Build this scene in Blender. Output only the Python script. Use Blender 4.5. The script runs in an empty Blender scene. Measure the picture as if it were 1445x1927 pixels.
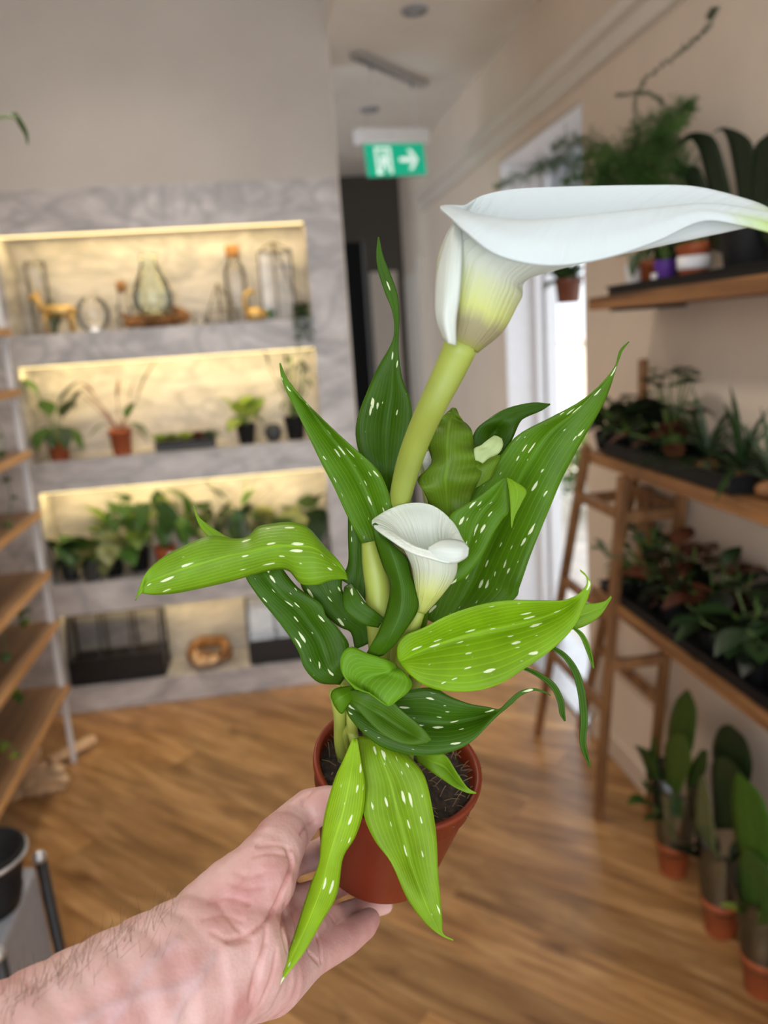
import bpy, bmesh, math, random
import numpy as np
from mathutils import Vector, Matrix, noise
from mathutils.bvhtree import BVHTree
random.seed(7)
S = bpy.context.scene
COL = S.collection

# ------------------------------------------------------------------ camera
FPX, CX, CY = 1500.0, 722.5, 963.5
YAW, PITCH, ROLL = math.radians(7.75), math.radians(-12.5), math.radians(3.94)
FW = Vector((math.sin(YAW) * math.cos(PITCH), math.cos(YAW) * math.cos(PITCH), math.sin(PITCH)))
R0 = Vector((math.cos(YAW), -math.sin(YAW), 0))
U0 = R0.cross(FW)
RT = (R0 * math.cos(ROLL) - U0 * math.sin(ROLL)).normalized()
UP = RT.cross(FW).normalized()
CAM = Vector((0, 0, 1.5))
cam = bpy.data.cameras.new('camera')
cam.lens = 26.0
cam.sensor_fit = 'HORIZONTAL'
cam.sensor_width = 26.0 * 1445 / FPX
cam.clip_start = 0.02
cam.dof.use_dof = True
cam.dof.focus_distance = 0.372
cam.dof.aperture_fstop = 26.0 / 4.1
camo = bpy.data.objects.new('camera', cam)
COL.objects.link(camo)
camo.matrix_world = Matrix((
    (RT.x, UP.x, -FW.x, CAM.x), (RT.y, UP.y, -FW.y, CAM.y), (RT.z, UP.z, -FW.z, CAM.z), (0, 0, 0, 1)))
S.camera = camo

# ------------------------------------------------------------------ world, lights, exposure
W = bpy.data.worlds.new('sky')
S.world = W
W.use_nodes = True
bg = W.node_tree.nodes['Background']
bg.inputs[0].default_value = (0.86, 0.93, 1.0, 1)
bg.inputs[1].default_value = 2.0

def area(name, loc, target, sx, sy, energy, color):
    l = bpy.data.lights.new(name, 'AREA')
    l.shape = 'RECTANGLE'; l.size = sx; l.size_y = sy; l.energy = energy; l.color = color
    o = bpy.data.objects.new(name, l); COL.objects.link(o)
    o.location = loc
    o.rotation_euler = (Vector(target) - Vector(loc)).to_track_quat('-Z', 'Y').to_euler()
    return o
# the shop window behind the photographer
area('shop_window_light', (-0.55, -1.9, 1.6), (-0.25, 2.0, 1.2), 1.4, 1.8, 26, (1.0, 0.96, 0.93))
sun = bpy.data.lights.new('sun', 'SUN'); sun.energy = 9.0; sun.angle = math.radians(1.0); sun.color = (1.0, 0.95, 0.86)
suno = bpy.data.objects.new('sun', sun); COL.objects.link(suno)
suno.rotation_euler = Vector((0.62, 0.12, -1.0)).to_track_quat('-Z', 'Y').to_euler()
V = S.view_settings
S.display_settings.display_device = 'sRGB'
V.view_transform = 'Standard'; V.look = 'None'; V.gamma = 1.0; V.exposure = 0.0
V.use_curve_mapping = False
cy = S.cycles
cy.max_bounces = 7; cy.diffuse_bounces = 4; cy.glossy_bounces = 3; cy.transmission_bounces = 4; cy.transparent_max_bounces = 8
cy.use_adaptive_sampling = True; cy.adaptive_threshold = 0.025
cy.caustics_reflective = False; cy.caustics_refractive = False

# ------------------------------------------------------------------ pixel helpers (layout measured on the photograph, then fixed in the room)
def ray(x, y):
    return FW + RT * ((x - CX) / FPX) - UP * ((y - CY) / FPX)
def P(x, y, d):
    return CAM + ray(x, y) * d
def on(x, y, axis, val):
    r = ray(x, y)
    return CAM + r * ((val - CAM[axis]) / r[axis])
K = 0.8                                   # the plant in the hand: 1 unit of its layout depth = 0.8 m
def H(x, y, d):
    return P(x, y, d * K)

# ------------------------------------------------------------------ object helpers
def tag(o, label=None, cat=None, group=None, kind=None):
    if label: o['label'] = label
    if cat: o['category'] = cat
    if group: o['group'] = group
    if kind: o['kind'] = kind
    return o
def thing(name, label, cat, loc, group=None, kind=None):
    o = bpy.data.objects.new(name, None)
    COL.objects.link(o)
    o.location = loc
    o.empty_display_size = 0.05
    return tag(o, label, cat, group, kind)
def link(name, me, mat, parent=None, smooth=False, matrix=None):
    o = bpy.data.objects.new(name, me)
    COL.objects.link(o)
    if mat is not None and not me.materials:
        me.materials.append(mat)
    if smooth:
        me.polygons.foreach_set('use_smooth', [True] * len(me.polygons))
    if matrix is not None:
        o.matrix_basis = matrix
    if parent is not None:
        o.parent = parent
        if parent.type == 'EMPTY':
            o.matrix_parent_inverse = Matrix.Translation(-Vector(parent.location))
    return o

class MB:
    def __init__(self):
        self.v = []; self.f = []; self.uv = {}
    def quadbox(self, p):
        b = len(self.v); self.v += [Vector(q) for q in p]
        for q in ((0, 3, 2, 1), (4, 5, 6, 7), (0, 1, 5, 4), (1, 2, 6, 5), (2, 3, 7, 6), (3, 0, 4, 7)):
            self.f.append([b + i for i in q])
        return self
    def box(self, x0, x1, y0, y1, z0, z1):
        return self.quadbox([(x0, y0, z0), (x1, y0, z0), (x1, y1, z0), (x0, y1, z0), (x0, y0, z1), (x1, y0, z1), (x1, y1, z1), (x0, y1, z1)])
    def bar(self, a, b, w, h, up=(0, 0, 1)):
        a = Vector(a); b = Vector(b); t = (b - a).normalized(); u = Vector(up)
        s = t.cross(u)
        if s.length < 1e-4: s = t.cross(Vector((1, 0, 0)))
        s.normalize(); u = s.cross(t).normalized()
        s = s * w / 2; u = u * h / 2
        return self.quadbox([a - s - u, a + s - u, b + s - u, b - s - u, a - s + u, a + s + u, b + s + u, b - s + u])
    def tube(self, pts, rad, n=8, cap=True):
        pts = [Vector(p) for p in pts]; m = len(pts)
        if not isinstance(rad, (list, tuple)): rad = [rad] * m
        b = len(self.v); ref = None
        for i, p in enumerate(pts):
            t = (pts[min(i + 1, m - 1)] - pts[max(i - 1, 0)]).normalized()
            if ref is None:
                ref = t.orthogonal().normalized()
            ref = (ref - t * ref.dot(t)).normalized()
            c = t.cross(ref)
            for k in range(n):
                a = 2 * math.pi * k / n
                self.v.append(p + (ref * math.cos(a) + c * math.sin(a)) * rad[i])
        for i in range(m - 1):
            for k in range(n):
                k2 = (k + 1) % n
                self.f.append([b + i * n + k, b + i * n + k2, b + (i + 1) * n + k2, b + (i + 1) * n + k])
        if cap:
            self.f.append([b + k for k in range(n)][::-1])
            self.f.append([b + (m - 1) * n + k for k in range(n)])
        return self
    def lathe(self, prof, n=24, M=None):
        """prof: (r, z) from bottom axis outwards; M places it."""
        M = M or Matrix.Identity(4)
        b = len(self.v); rows = []
        for r, z in prof:
            if r < 1e-6:
                rows.append([len(self.v)]); self.v.append(M @ Vector((0, 0, z)))
            else:
                rows.append(list(range(len(self.v), len(self.v) + n)))
                for k in range(n):
                    a = 2 * math.pi * k / n
                    self.v.append(M @ Vector((r * math.cos(a), r * math.sin(a), z)))
        for A, B in zip(rows, rows[1:]):
            for k in range(n):
                k2 = (k + 1) % n
                if len(A) == 1 and len(B) == 1: continue
                if len(A) == 1: self.f.append([A[0], B[k2], B[k]])
                elif len(B) == 1: self.f.append([A[k], A[k2], B[0]])
                else: self.f.append([A[k], A[k2], B[k2], B[k]])
        return self
    def ell(self, c, rx, ry, rz, seg=12, rings=8, M=None):
        prof = [(math.sin(math.pi * i / rings), -math.cos(math.pi * i / rings)) for i in range(rings + 1)]
        prof[0] = (0, -1); prof[-1] = (0, 1)
        T = Matrix.Translation(Vector(c)) @ (M or Matrix.Identity(4)) @ Matrix.Diagonal((rx, ry, rz, 1))
        return self.lathe(prof, seg, T)
    def grid(self, g, closed=False):
        b = len(self.v); m = len(g); n = len(g[0])
        for row in g: self.v += [Vector(p) for p in row]
        for i in range(m - 1):
            for j in range(n if closed else n - 1):
                j2 = (j + 1) % n
                self.f.append([b + i * n + j, b + i * n + j2, b + (i + 1) * n + j2, b + (i + 1) * n + j])
        return self
    def tri(self, a, b, c):
        k = len(self.v); self.v += [Vector(a), Vector(b), Vector(c)]; self.f.append([k, k + 1, k + 2]); return self
    def mesh(self, name):
        me = bpy.data.meshes.new(name)
        me.from_pydata([tuple(v) for v in self.v], [], self.f)
        me.update()
        return me
    def build(self, name, mat, parent=None, smooth=False, **tags):
        o = link(name, self.mesh(name), mat, parent, smooth)
        if tags: tag(o, **tags)
        return o
def soften(o, w=0.003, seg=2):
    m = o.modifiers.new('bevel', 'BEVEL'); m.width = w; m.segments = seg; m.limit_method = 'ANGLE'
    return o
def solid(o, t, off=0.0):
    m = o.modifiers.new('solid', 'SOLIDIFY'); m.thickness = t; m.offset = off
    return o
def crom(pts, n, closed=False):
    """Catmull-Rom through a numpy array of points -> n samples"""
    p = np.asarray(pts, float); m = len(p)
    out = []
    for s in range(n):
        t = s * (m if closed else m - 1) / (n if closed else n - 1)
        i = min(int(t), m - 1 if closed else m - 2); f = t - i
        if closed: a, b, c, d = p[(i - 1) % m], p[i % m], p[(i + 1) % m], p[(i + 2) % m]
        else:
            b, c = p[i], p[i + 1]
            a = p[i - 1] if i else 2 * b - c
            d = p[i + 2] if i + 2 < m else 2 * c - b
        out.append(0.5 * ((2 * b) + (-a + c) * f + (2 * a - 5 * b + 4 * c - d) * f * f + (-a + 3 * b - 3 * c + d) * f ** 3))
    return np.array(out)

# ------------------------------------------------------------------ material helpers
def newmat(name):
    m = bpy.data.materials.new(name); m.use_nodes = True
    nt = m.node_tree
    b = nt.nodes['Principled BSDF']
    return m, nt, b
class NT:
    def __init__(self, nt): self.nt = nt
    def n(self, typ, **kw):
        nd = self.nt.nodes.new(typ)
        for k, v in kw.items():
            if k.startswith('i_'):
                key = k[2:]
                key = int(key) if key.isdigit() else key
                nd.inputs[key].default_value = v
            else: setattr(nd, k, v)
        return nd
    def l(self, a, b): self.nt.links.new(a, b)
    def math(self, op, a, b=None, c=None, clamp=False):
        nd = self.nt.nodes.new('ShaderNodeMath'); nd.operation = op; nd.use_clamp = clamp
        for i, s in enumerate((a, b, c)):
            if s is None: continue
            if isinstance(s, (int, float)): nd.inputs[i].default_value = s
            else: self.nt.links.new(s, nd.inputs[i])
        return nd.outputs[0]
    def mix(self, fac, a, b, mode='MIX'):
        nd = self.nt.nodes.new('ShaderNodeMix'); nd.data_type = 'RGBA'; nd.blend_type = mode
        for s, i in ((fac, 0), (a, 6), (b, 7)):
            if isinstance(s, (int, float)): nd.inputs[i].default_value = s
            elif isinstance(s, tuple): nd.inputs[i].default_value = s if len(s) == 4 else s + (1,)
            else: self.nt.links.new(s, nd.inputs[i])
        return nd.outputs[2]
    def ramp(self, fac, stops):
        nd = self.nt.nodes.new('ShaderNodeValToRGB')
        e = nd.color_ramp.elements
        while len(e) < len(stops): e.new(0.5)
        for el, (p, c) in zip(e, stops):
            el.position = p; el.color = c if len(c) == 4 else c + (1,)
        self.nt.links.new(fac, nd.inputs[0]); return nd.outputs[0]
    def bump(self, h, strength, dist, bsdf):
        nd = self.nt.nodes.new('ShaderNodeBump'); nd.inputs['Strength'].default_value = strength; nd.inputs['Distance'].default_value = dist
        self.nt.links.new(h, nd.inputs['Height']); self.nt.links.new(nd.outputs[0], bsdf.inputs['Normal'])
def plain(name, col, rough=0.6, metal=0.0, var=0.12, scale=40.0, bump=0.0, spec=0.5):
    m, nt, b = newmat(name); T = NT(nt)
    tc = T.n('ShaderNodeTexCoord')
    nz = T.n('ShaderNodeTexNoise', i_Scale=scale, i_Detail=4.0); T.l(tc.outputs['Object'], nz.inputs[0])
    lo = tuple(c * (1 - var) for c in col) + (1,); hi = tuple(min(1, c * (1 + var)) for c in col) + (1,)
    T.l(T.ramp(nz.outputs[0], [(0.3, lo), (0.7, hi)]), b.inputs['Base Color'])
    b.inputs['Roughness'].default_value = rough; b.inputs['Metallic'].default_value = metal
    b.inputs['Specular IOR Level'].default_value = spec
    if bump: T.bump(nz.outputs[0], bump, 0.002, b)
    return m
def wood(name, dark, light, axis, rough=0.55, scale=1.0):
    m, nt, b = newmat(name); T = NT(nt)
    tc = T.n('ShaderNodeTexCoord'); oi = T.n('ShaderNodeObjectInfo')
    mp = T.n('ShaderNodeMapping')
    sc = [14.0 * scale] * 3; sc[axis] = 0.9 * scale
    mp.inputs['Scale'].default_value = sc
    off = T.n('ShaderNodeVectorMath', operation='SCALE'); off.inputs[0].default_value = (7.3, 11.1, 3.7); T.l(oi.outputs['Random'], off.inputs['Scale'])
    T.l(tc.outputs['Object'], mp.inputs[0]); T.l(off.outputs[0], mp.inputs['Location'])
    nz = T.n('ShaderNodeTexNoise', i_Scale=2.2, i_Detail=7.0, i_Distortion=0.6); T.l(mp.outputs[0], nz.inputs[0])
    T.l(T.ramp(nz.outputs[0], [(0.3, dark), (0.68, light)]), b.inputs['Base Color'])
    b.inputs['Roughness'].default_value = rough
    T.bump(nz.outputs[0], 0.25, 0.003, b)
    return m
def glow(name, col, strength):
    m, nt, b = newmat(name)
    b.inputs['Base Color'].default_value = col + (1,)
    b.inputs['Emission Color'].default_value = col + (1,); b.inputs['Emission Strength'].default_value = strength
    return m
def glassmat(name, col=(1, 1, 1), alpha=0.16, rough=0.03):
    m, nt, b = newmat(name); T = NT(nt)
    tr = T.n('ShaderNodeBsdfTransparent'); tr.inputs[0].default_value = col + (1,)
    gl = T.n('ShaderNodeBsdfGlossy'); gl.inputs['Roughness'].default_value = rough
    lw = T.n('ShaderNodeFresnel', i_IOR=1.45)
    fac = T.math('ADD', T.math('MULTIPLY', lw.outputs[0], 0.9), alpha * 0.12, clamp=True)
    mx = T.n('ShaderNodeMixShader'); T.l(fac, mx.inputs[0]); T.l(tr.outputs[0], mx.inputs[1]); T.l(gl.outputs[0], mx.inputs[2])
    T.l(mx.outputs[0], nt.nodes['Material Output'].inputs[0])
    return m

def marble_mat():
    m, nt, b = newmat('grey_marble'); T = NT(nt)
    tc = T.n('ShaderNodeTexCoord')
    mp = T.n('ShaderNodeMapping'); mp.inputs['Rotation'].default_value = (0, math.radians(28), 0); mp.inputs['Scale'].default_value = (1.0, 1.0, 2.2)
    T.l(tc.outputs['Object'], mp.inputs[0])
    n1 = T.n('ShaderNodeTexNoise', i_Scale=4.0, i_Detail=9.0, i_Roughness=0.62, i_Distortion=1.2); T.l(mp.outputs[0], n1.inputs[0])
    n2 = T.n('ShaderNodeTexNoise', i_Scale=1.6, i_Detail=6.0, i_Distortion=2.5); T.l(mp.outputs[0], n2.inputs[0])
    base = T.ramp(n1.outputs[0], [(0.28, (0.35, 0.33, 0.33)), (0.5, (0.56, 0.53, 0.525)), (0.72, (0.72, 0.69, 0.675))])
    vein = T.math('ABSOLUTE', T.math('SUBTRACT', n2.outputs[0], 0.5))
    vf = T.math('MULTIPLY', T.math('SUBTRACT', 1.0, T.math('MULTIPLY', vein, 16.0, clamp=True)), 0.55)
    T.l(T.mix(vf, base, (0.27, 0.27, 0.28)), b.inputs['Base Color'])
    b.inputs['Roughness'].default_value = 0.38
    return m
def floor_mat():
    m, nt, b = newmat('oak_laminate'); T = NT(nt)
    tc = T.n('ShaderNodeTexCoord'); oi = T.n('ShaderNodeObjectInfo')
    off = T.n('ShaderNodeVectorMath', operation='SCALE'); off.inputs[0].default_value = (31.0, 17.0, 5.0); T.l(oi.outputs['Random'], off.inputs['Scale'])
    rot = T.n('ShaderNodeMapping'); rot.inputs['Rotation'].default_value = (0, 0, math.radians(45)); T.l(tc.outputs['Object'], rot.inputs[0])
    add = T.n('ShaderNodeVectorMath', operation='ADD'); T.l(rot.outputs[0], add.inputs[0]); T.l(off.outputs[0], add.inputs[1])
    def nz(sx, sy, sc, det, dist):
        mp = T.n('ShaderNodeMapping'); mp.inputs['Scale'].default_value = (sx, sy, 1); T.l(add.outputs[0], mp.inputs[0])
        k = T.n('ShaderNodeTexNoise', i_Scale=sc, i_Detail=det, i_Distortion=dist); T.l(mp.outputs[0], k.inputs[0]); return k.outputs[0]
    g1 = nz(1.6, 11.0, 2.0, 6.0, 0.8); g2 = nz(5, 90, 3.0, 4.0, 0.3); kn = nz(5.0, 9.0, 1.4, 3.0, 0.5)
    c = T.ramp(g1, [(0.25, (0.17, 0.073, 0.023)), (0.5, (0.38, 0.195, 0.070)), (0.75, (0.58, 0.34, 0.145))])
    c = T.mix(T.math('MULTIPLY', T.math('SUBTRACT', g2, 0.45, clamp=True), 1.6, clamp=True), c, (0.13, 0.06, 0.025))
    kf = T.math('MULTIPLY', T.math('SUBTRACT', kn, 0.62, clamp=True), 4.5, clamp=True)
    c = T.mix(T.math('MULTIPLY', kf, 0.75), c, (0.07, 0.03, 0.013))
    hv = T.math('ADD', T.math('MULTIPLY', oi.outputs['Random'], 0.5), 0.78)
    hsv = T.n('ShaderNodeHueSaturation'); T.l(c, hsv.inputs['Color']); T.l(hv, hsv.inputs['Value'])
    T.l(hsv.outputs[0], b.inputs['Base Color'])
    b.inputs['Roughness'].default_value = 0.29
    T.bump(g2, 0.10, 0.002, b)
    return m

M = {}
M['marble'] = marble_mat()
M['floor'] = floor_mat()
M['wall'] = plain('beige_wall_paint', (0.72, 0.615, 0.51), 0.8, var=0.03, scale=6)
M['wallgrey'] = plain('pale_grey_wall_paint', (0.55, 0.515, 0.475), 0.8, var=0.03, scale=5)
M['ceil'] = plain('ceiling_paint', (0.80, 0.77, 0.72), 0.7, var=0.03, scale=5)
M['white'] = plain('white_gloss_paint', (0.80, 0.80, 0.82), 0.4, var=0.03)
M['cream'] = plain('cream_trim_paint', (0.70, 0.65, 0.58), 0.45, var=0.03)
M['darkwall'] = plain('dark_corridor_wall', (0.10, 0.09, 0.08), 0.8, var=0.1)  # one dark tone for the walls past the niche wall
M['oak'] = wood('warm_oak', (0.30, 0.13, 0.045), (0.60, 0.33, 0.14), 1)
M['plank'] = wood('brown_shelf_wood', (0.16, 0.085, 0.04), (0.36, 0.20, 0.10), 1, 0.45)
M['orangeedge'] = wood('bare_wood_edge', (0.42, 0.20, 0.06), (0.72, 0.40, 0.16), 1)
M['walnut'] = wood('rustic_shelf_wood', (0.09, 0.036, 0.012), (0.36, 0.17, 0.06), 1)
M['ladder'] = wood('trestle_wood', (0.12, 0.052, 0.018), (0.30, 0.145, 0.055), 2)
M['palewood'] = plain('pale_driftwood', (0.66, 0.44, 0.25), 0.7, var=0.3, scale=18, bump=0.4)
M['bark'] = plain('brown_driftwood', (0.22, 0.10, 0.035), 0.8, var=0.5, scale=30, bump=0.6)
M['cork'] = plain('cork', (0.40, 0.20, 0.08), 0.85, var=0.35, scale=120, bump=0.3)
M['black'] = plain('black_plastic', (0.010, 0.010, 0.011), 0.55, var=0.2, spec=0.2)
M['blackmetal'] = plain('black_metal', (0.022, 0.02, 0.02), 0.4, metal=0.3, var=0.2)
M['grey'] = plain('grey_plastic', (0.30, 0.31, 0.34), 0.45, var=0.1)
M['steel'] = plain('brushed_steel', (0.55, 0.55, 0.56), 0.35, metal=0.8, var=0.08)
M['terra'] = plain('shaded_terracotta_plastic', (0.15, 0.021, 0.006), 0.40, var=0.1, scale=25, spec=0.25)  # red darkened: the shade on the held pot is put into its colour
M['terrab'] = plain('matt_terracotta', (0.36, 0.085, 0.026), 0.6, var=0.12, scale=25)
M['brownpot'] = plain('brown_nursery_pot', (0.17, 0.055, 0.03), 0.5, var=0.15)
M['purple'] = plain('purple_pot_wrap', (0.10, 0.03, 0.28), 0.4, var=0.1)
M['greypot'] = plain('dark_grey_pot', (0.05, 0.052, 0.055), 0.6, var=0.2)
M['soil'] = plain('dark_compost', (0.030, 0.019, 0.012), 0.95, var=0.75, scale=260, bump=1.0)
M['gold'] = plain('gold_metal_finish', (0.62, 0.42, 0.16), 0.33, metal=0.7, var=0.2)
M['wire'] = plain('dark_brass_wire', (0.10, 0.08, 0.05), 0.4, metal=0.6)
M['glass'] = glassmat('clear_glass')
M['gglass'] = glassmat('greenish_glass', (0.93, 0.98, 0.94), 0.22)
M['pane'] = glassmat('terrarium_pane', (0.92, 0.92, 0.93), 0.12)
M['sleeve'] = glassmat('crinkled_plastic_sleeve', (0.86, 0.88, 0.84), 0.25, 0.22)
M['led'] = glow('warm_led_tape', (1.0, 0.80, 0.38), 2.2)
M['lamp'] = glow('lamp_lens', (1.0, 0.93, 0.82), 18.0)
M['exit'] = glow('green_exit_panel', (0.0, 0.33, 0.19), 0.75)
M['exitw'] = glow('white_exit_print', (0.80, 0.95, 0.88), 0.55)
def leafm(name, dark, light, rough=0.4, trans=0.25, edge=None):
    m, nt, b = newmat(name); T = NT(nt)
    tc = T.n('ShaderNodeTexCoord'); oi = T.n('ShaderNodeObjectInfo')
    nz = T.n('ShaderNodeTexNoise', i_Scale=3.0, i_Detail=3.0); T.l(tc.outputs['Object'], nz.inputs[0])
    fac = T.math('ADD', T.math('MULTIPLY', nz.outputs[0], 0.6), T.math('MULTIPLY', oi.outputs['Random'], 0.4))
    c = T.ramp(fac, [(0.25, dark), (0.75, light)])
    T.l(c, b.inputs['Base Color']); b.inputs['Roughness'].default_value = rough
    tr = T.n('ShaderNodeBsdfTranslucent'); T.l(c, tr.inputs[0])
    mx = T.n('ShaderNodeMixShader'); mx.inputs[0].default_value = trans
    T.l(b.outputs[0], mx.inputs[1]); T.l(tr.outputs[0], mx.inputs[2]); T.l(mx.outputs[0], nt.nodes['Material Output'].inputs[0])
    return m
M['lf'] = leafm('mid_green_leaf', (0.030, 0.085, 0.016), (0.085, 0.20, 0.035))
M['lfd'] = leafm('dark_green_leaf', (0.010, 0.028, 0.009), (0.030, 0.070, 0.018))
M['lfl'] = leafm('lime_leaf', (0.16, 0.27, 0.03), (0.36, 0.48, 0.08))
M['lfv'] = leafm('variegated_leaf', (0.10, 0.16, 0.03), (0.38, 0.40, 0.17))
M['lfr'] = leafm('reddish_leaf', (0.05, 0.018, 0.012), (0.14, 0.045, 0.02))
M['lfg'] = leafm('grey_green_leaf', (0.05, 0.085, 0.05), (0.13, 0.18, 0.11))
M['lfk'] = leafm('shade_green_leaf', (0.004, 0.008, 0.004), (0.013, 0.024, 0.008))  # near-black green carries the deep shade of the right-hand shelves
M['redstem'] = plain('red_stem', (0.22, 0.05, 0.03), 0.5)
M['stem'] = plain('green_stem', (0.10, 0.17, 0.035), 0.5)

# ================================================================== THE ROOM
YB, XR, XL, ZC = 3.345, 1.085, -1.27, 2.615
NX0, NX1, WX1 = -0.955, 0.215, 0.36
NICHE = [(1.59, 1.963), (1.09, 1.473), (0.572, 0.966), (0.112, 0.438)]
ND = 0.24                                             # niche depth

# floor: a slab with laminate planks laid at 45 degrees
fl = MB().box(XL - 0.1, XR + 0.26, -0.9, 7.2, -0.06, -0.008).build('floor', M['black'], kind='structure')
def clip(poly, f):
    out = []
    for i in range(len(poly)):
        a, b = poly[i], poly[(i + 1) % len(poly)]; fa, fb = f(a), f(b)
        if fa >= 0: out.append(a)
        if (fa >= 0) != (fb >= 0):
            t = fa / (fa - fb); out.append((a[0] + (b[0] - a[0]) * t, a[1] + (b[1] - a[1]) * t))
    return out
def plank(poly):
    mb = MB(); n = len(poly)
    mb.v = [Vector((x, y, -0.008)) for x, y in poly] + [Vector((x, y, 0)) for x, y in poly]
    mb.f = [list(range(n))[::-1], list(range(n, 2 * n))] + [[i, (i + 1) % n, n + (i + 1) % n, n + i] for i in range(n)]
    return mb
s2 = math.sqrt(0.5); PW, PL, GAP = 0.175, 1.25, 0.0012
rp = random.Random(5)
for r in range(-12, 42):
    o0 = rp.uniform(0, PL)
    for c in range(-6, 6):
        a0 = c * PL + o0; a1 = a0 + PL - GAP; b0 = r * PW; b1 = b0 + PW - GAP
        poly = [(s2 * (a + b), s2 * (b - a)) for a, b in ((a0, b0), (a0, b1), (a1, b1), (a1, b0))][::-1]
        for f in (lambda p: p[0] - XL, lambda p: XR + 0.0 - p[0], lambda p: p[1] + 0.4, lambda p: 6.0 - p[1],
                  (lambda p: p[0] - WX1) if False else (lambda p: 1)):
            poly = clip(poly, f)
            if len(poly) < 3: break
        if len(poly) < 3: continue
        ar = abs(sum(poly[i][0] * poly[(i + 1) % len(poly)][1] - poly[(i + 1) % len(poly)][0] * poly[i][1] for i in range(len(poly)))) / 2
        if ar < 0.002 or all(p[1] > YB and p[0] < WX1 for p in poly): continue
        plank(poly).build('plank', M['floor'], fl)

# back wall: marble front with four lit niches
mb = MB()
yb1 = YB + ND + 0.10
mb.box(XL, NX0, YB, yb1, 0, 2.12)
mb.box(NX1, WX1, YB, yb1, 0, 2.12)
zs = [0] + [z for n in reversed(NICHE) for z in n] + [2.12]
for i in range(0, len(zs), 2):
    mb.box(NX0, NX1, YB, yb1, zs[i], zs[i + 1])
mb.box(NX0, NX1, YB + ND, yb1, 0.05, 2.1)
mb.build('wall_back', M['marble'], kind='structure')
MB().box(XL, WX1, YB, yb1, 2.12, 3.0).build('wall_back_upper', M['wallgrey'], kind='structure')
soften(MB().box(WX1, WX1 + 0.006, YB - 0.004, yb1, 0, ZC - .001).build('trim_1', M['cream'], kind='structure'), 0.002)
# the room behind the niche wall and the end of the corridor
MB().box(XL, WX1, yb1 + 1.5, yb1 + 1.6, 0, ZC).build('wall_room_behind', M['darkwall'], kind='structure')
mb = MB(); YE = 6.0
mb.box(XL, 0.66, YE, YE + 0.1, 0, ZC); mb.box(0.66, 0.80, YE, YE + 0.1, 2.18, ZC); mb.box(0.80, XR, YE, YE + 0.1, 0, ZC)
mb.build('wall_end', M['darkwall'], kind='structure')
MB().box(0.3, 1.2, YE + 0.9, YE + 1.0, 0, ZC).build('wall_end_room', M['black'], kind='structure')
soften(MB().box(0.83, 1.03, YE - 0.03, YE - 0.002, 0.02, 1.95).build('lit_wall_panel', M['cream'], kind='structure'), 0.004)  # cream panel stands in for doorway light falling on the end wall
soften(MB().box(XR - 0.035, XR, 5.25, 5.36, 0, 1.98).build('trim_2', M['cream'], kind='structure'), 0.004)
soften(MB().box(XR - 0.020, XR, 5.5, 5.92, 0, 1.90).build('door_3', M['cream'], kind='structure'), 0.004)

# right wall with the doorway to the yard
DY0, DY1, DZ, WT = 2.635, 3.555, 2.19, 0.225
mb = MB()
mb.box(XR, XR + WT, -0.6, DY0, 0, ZC); mb.box(XR, XR + WT, DY1, 7.2, 0, ZC); mb.box(XR, XR + WT, DY0, DY1, DZ, ZC)
mb.build('wall_right', M['wall'], kind='structure')
MB().box(XL - 0.1, XL, -0.6, YB + 0.4, 0, 3.0).build('wall_left', M['wall'], kind='structure')
ZH = 3.0                                             # the shop ceiling is higher left of the corridor line
mb = MB(); mb.box(WX1, XR + WT, -0.6, 7.2, ZC, ZH + 0.08); mb.box(XL - 0.1, WX1, -0.6, YB, ZH, ZH + 0.08); mb.box(XL - 0.1, WX1, yb1, 7.2, ZC, ZC + 0.08)
mb.build('ceiling', M['ceil'], kind='structure')
# boxed rail high on the right wall, and skirting
mb = MB()
pr = [(0, 2.235), (-0.022, 2.24), (-0.03, 2.262), (-0.03, 2.285), (-0.055, 2.292), (-0.06, 2.318), (-0.052, 2.335), (0, 2.345)]
mb.grid([[(XR + x, -0.5, z) for x, z in pr], [(XR + x, 5.2, z) for x, z in pr]])
mb.build('trim_3', M['cream'], kind='structure')
soften(MB().box(XR - 0.012, XR, -0.5, DY0 - 0.02, 0.002, 0.085).build('baseboard_right', M['wall'], kind='structure'), 0.003)
# door lining and frame
dr = thing('door_1', None, None, (XR + 0.1, DY1, 0), kind='structure')
soften(MB().box(XR + 0.004, XR + WT + 0.01, DY1 - 0.012, DY1 - 0.001, 0, DZ - 0.001).build('lining', M['white'], dr), 0.002)
soften(MB().box(XR + 0.13, XR + 0.165, DY1 - 0.055, DY1 - 0.012, 0, DZ - 0.02).build('door_stop', M['white'], dr), 0.004)
soften(MB().box(XR + 0.17, XR + WT, DY1 - 0.075, DY1 - 0.012, 0, DZ - 0.02).build('frame_post', M['white'], dr), 0.004)
soften(MB().box(XR + 0.004, XR + WT + 0.01, DY0 + 0.001, DY0 + 0.012, 0, DZ - 0.001).build('lining', M['white'], dr), 0.002)
soften(MB().box(XR + 0.004, XR + WT + 0.01, DY0 + 0.012, DY1 - 0.012, DZ - 0.014, DZ - 0.002).build('lining', M['white'], dr), 0.002)
soften(MB().box(XR + 0.16, XR + WT, DY0 + 0.012, DY1 - 0.012, DZ - 0.26, DZ - 0.20).build('transom', M['white'], dr), 0.004)
MB().box(XR + 0.19, XR + 0.196, DY0 + 0.012, DY1 - 0.08, DZ - 0.20, DZ - 0.014).build('pane', M['pane'], dr)
soften(MB().box(XR - 0.01, XR + WT + 0.05, DY0 + 0.012, DY1 - 0.012, -0.007, 0.012).build('threshold', M['steel'], dr), 0.003)

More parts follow.
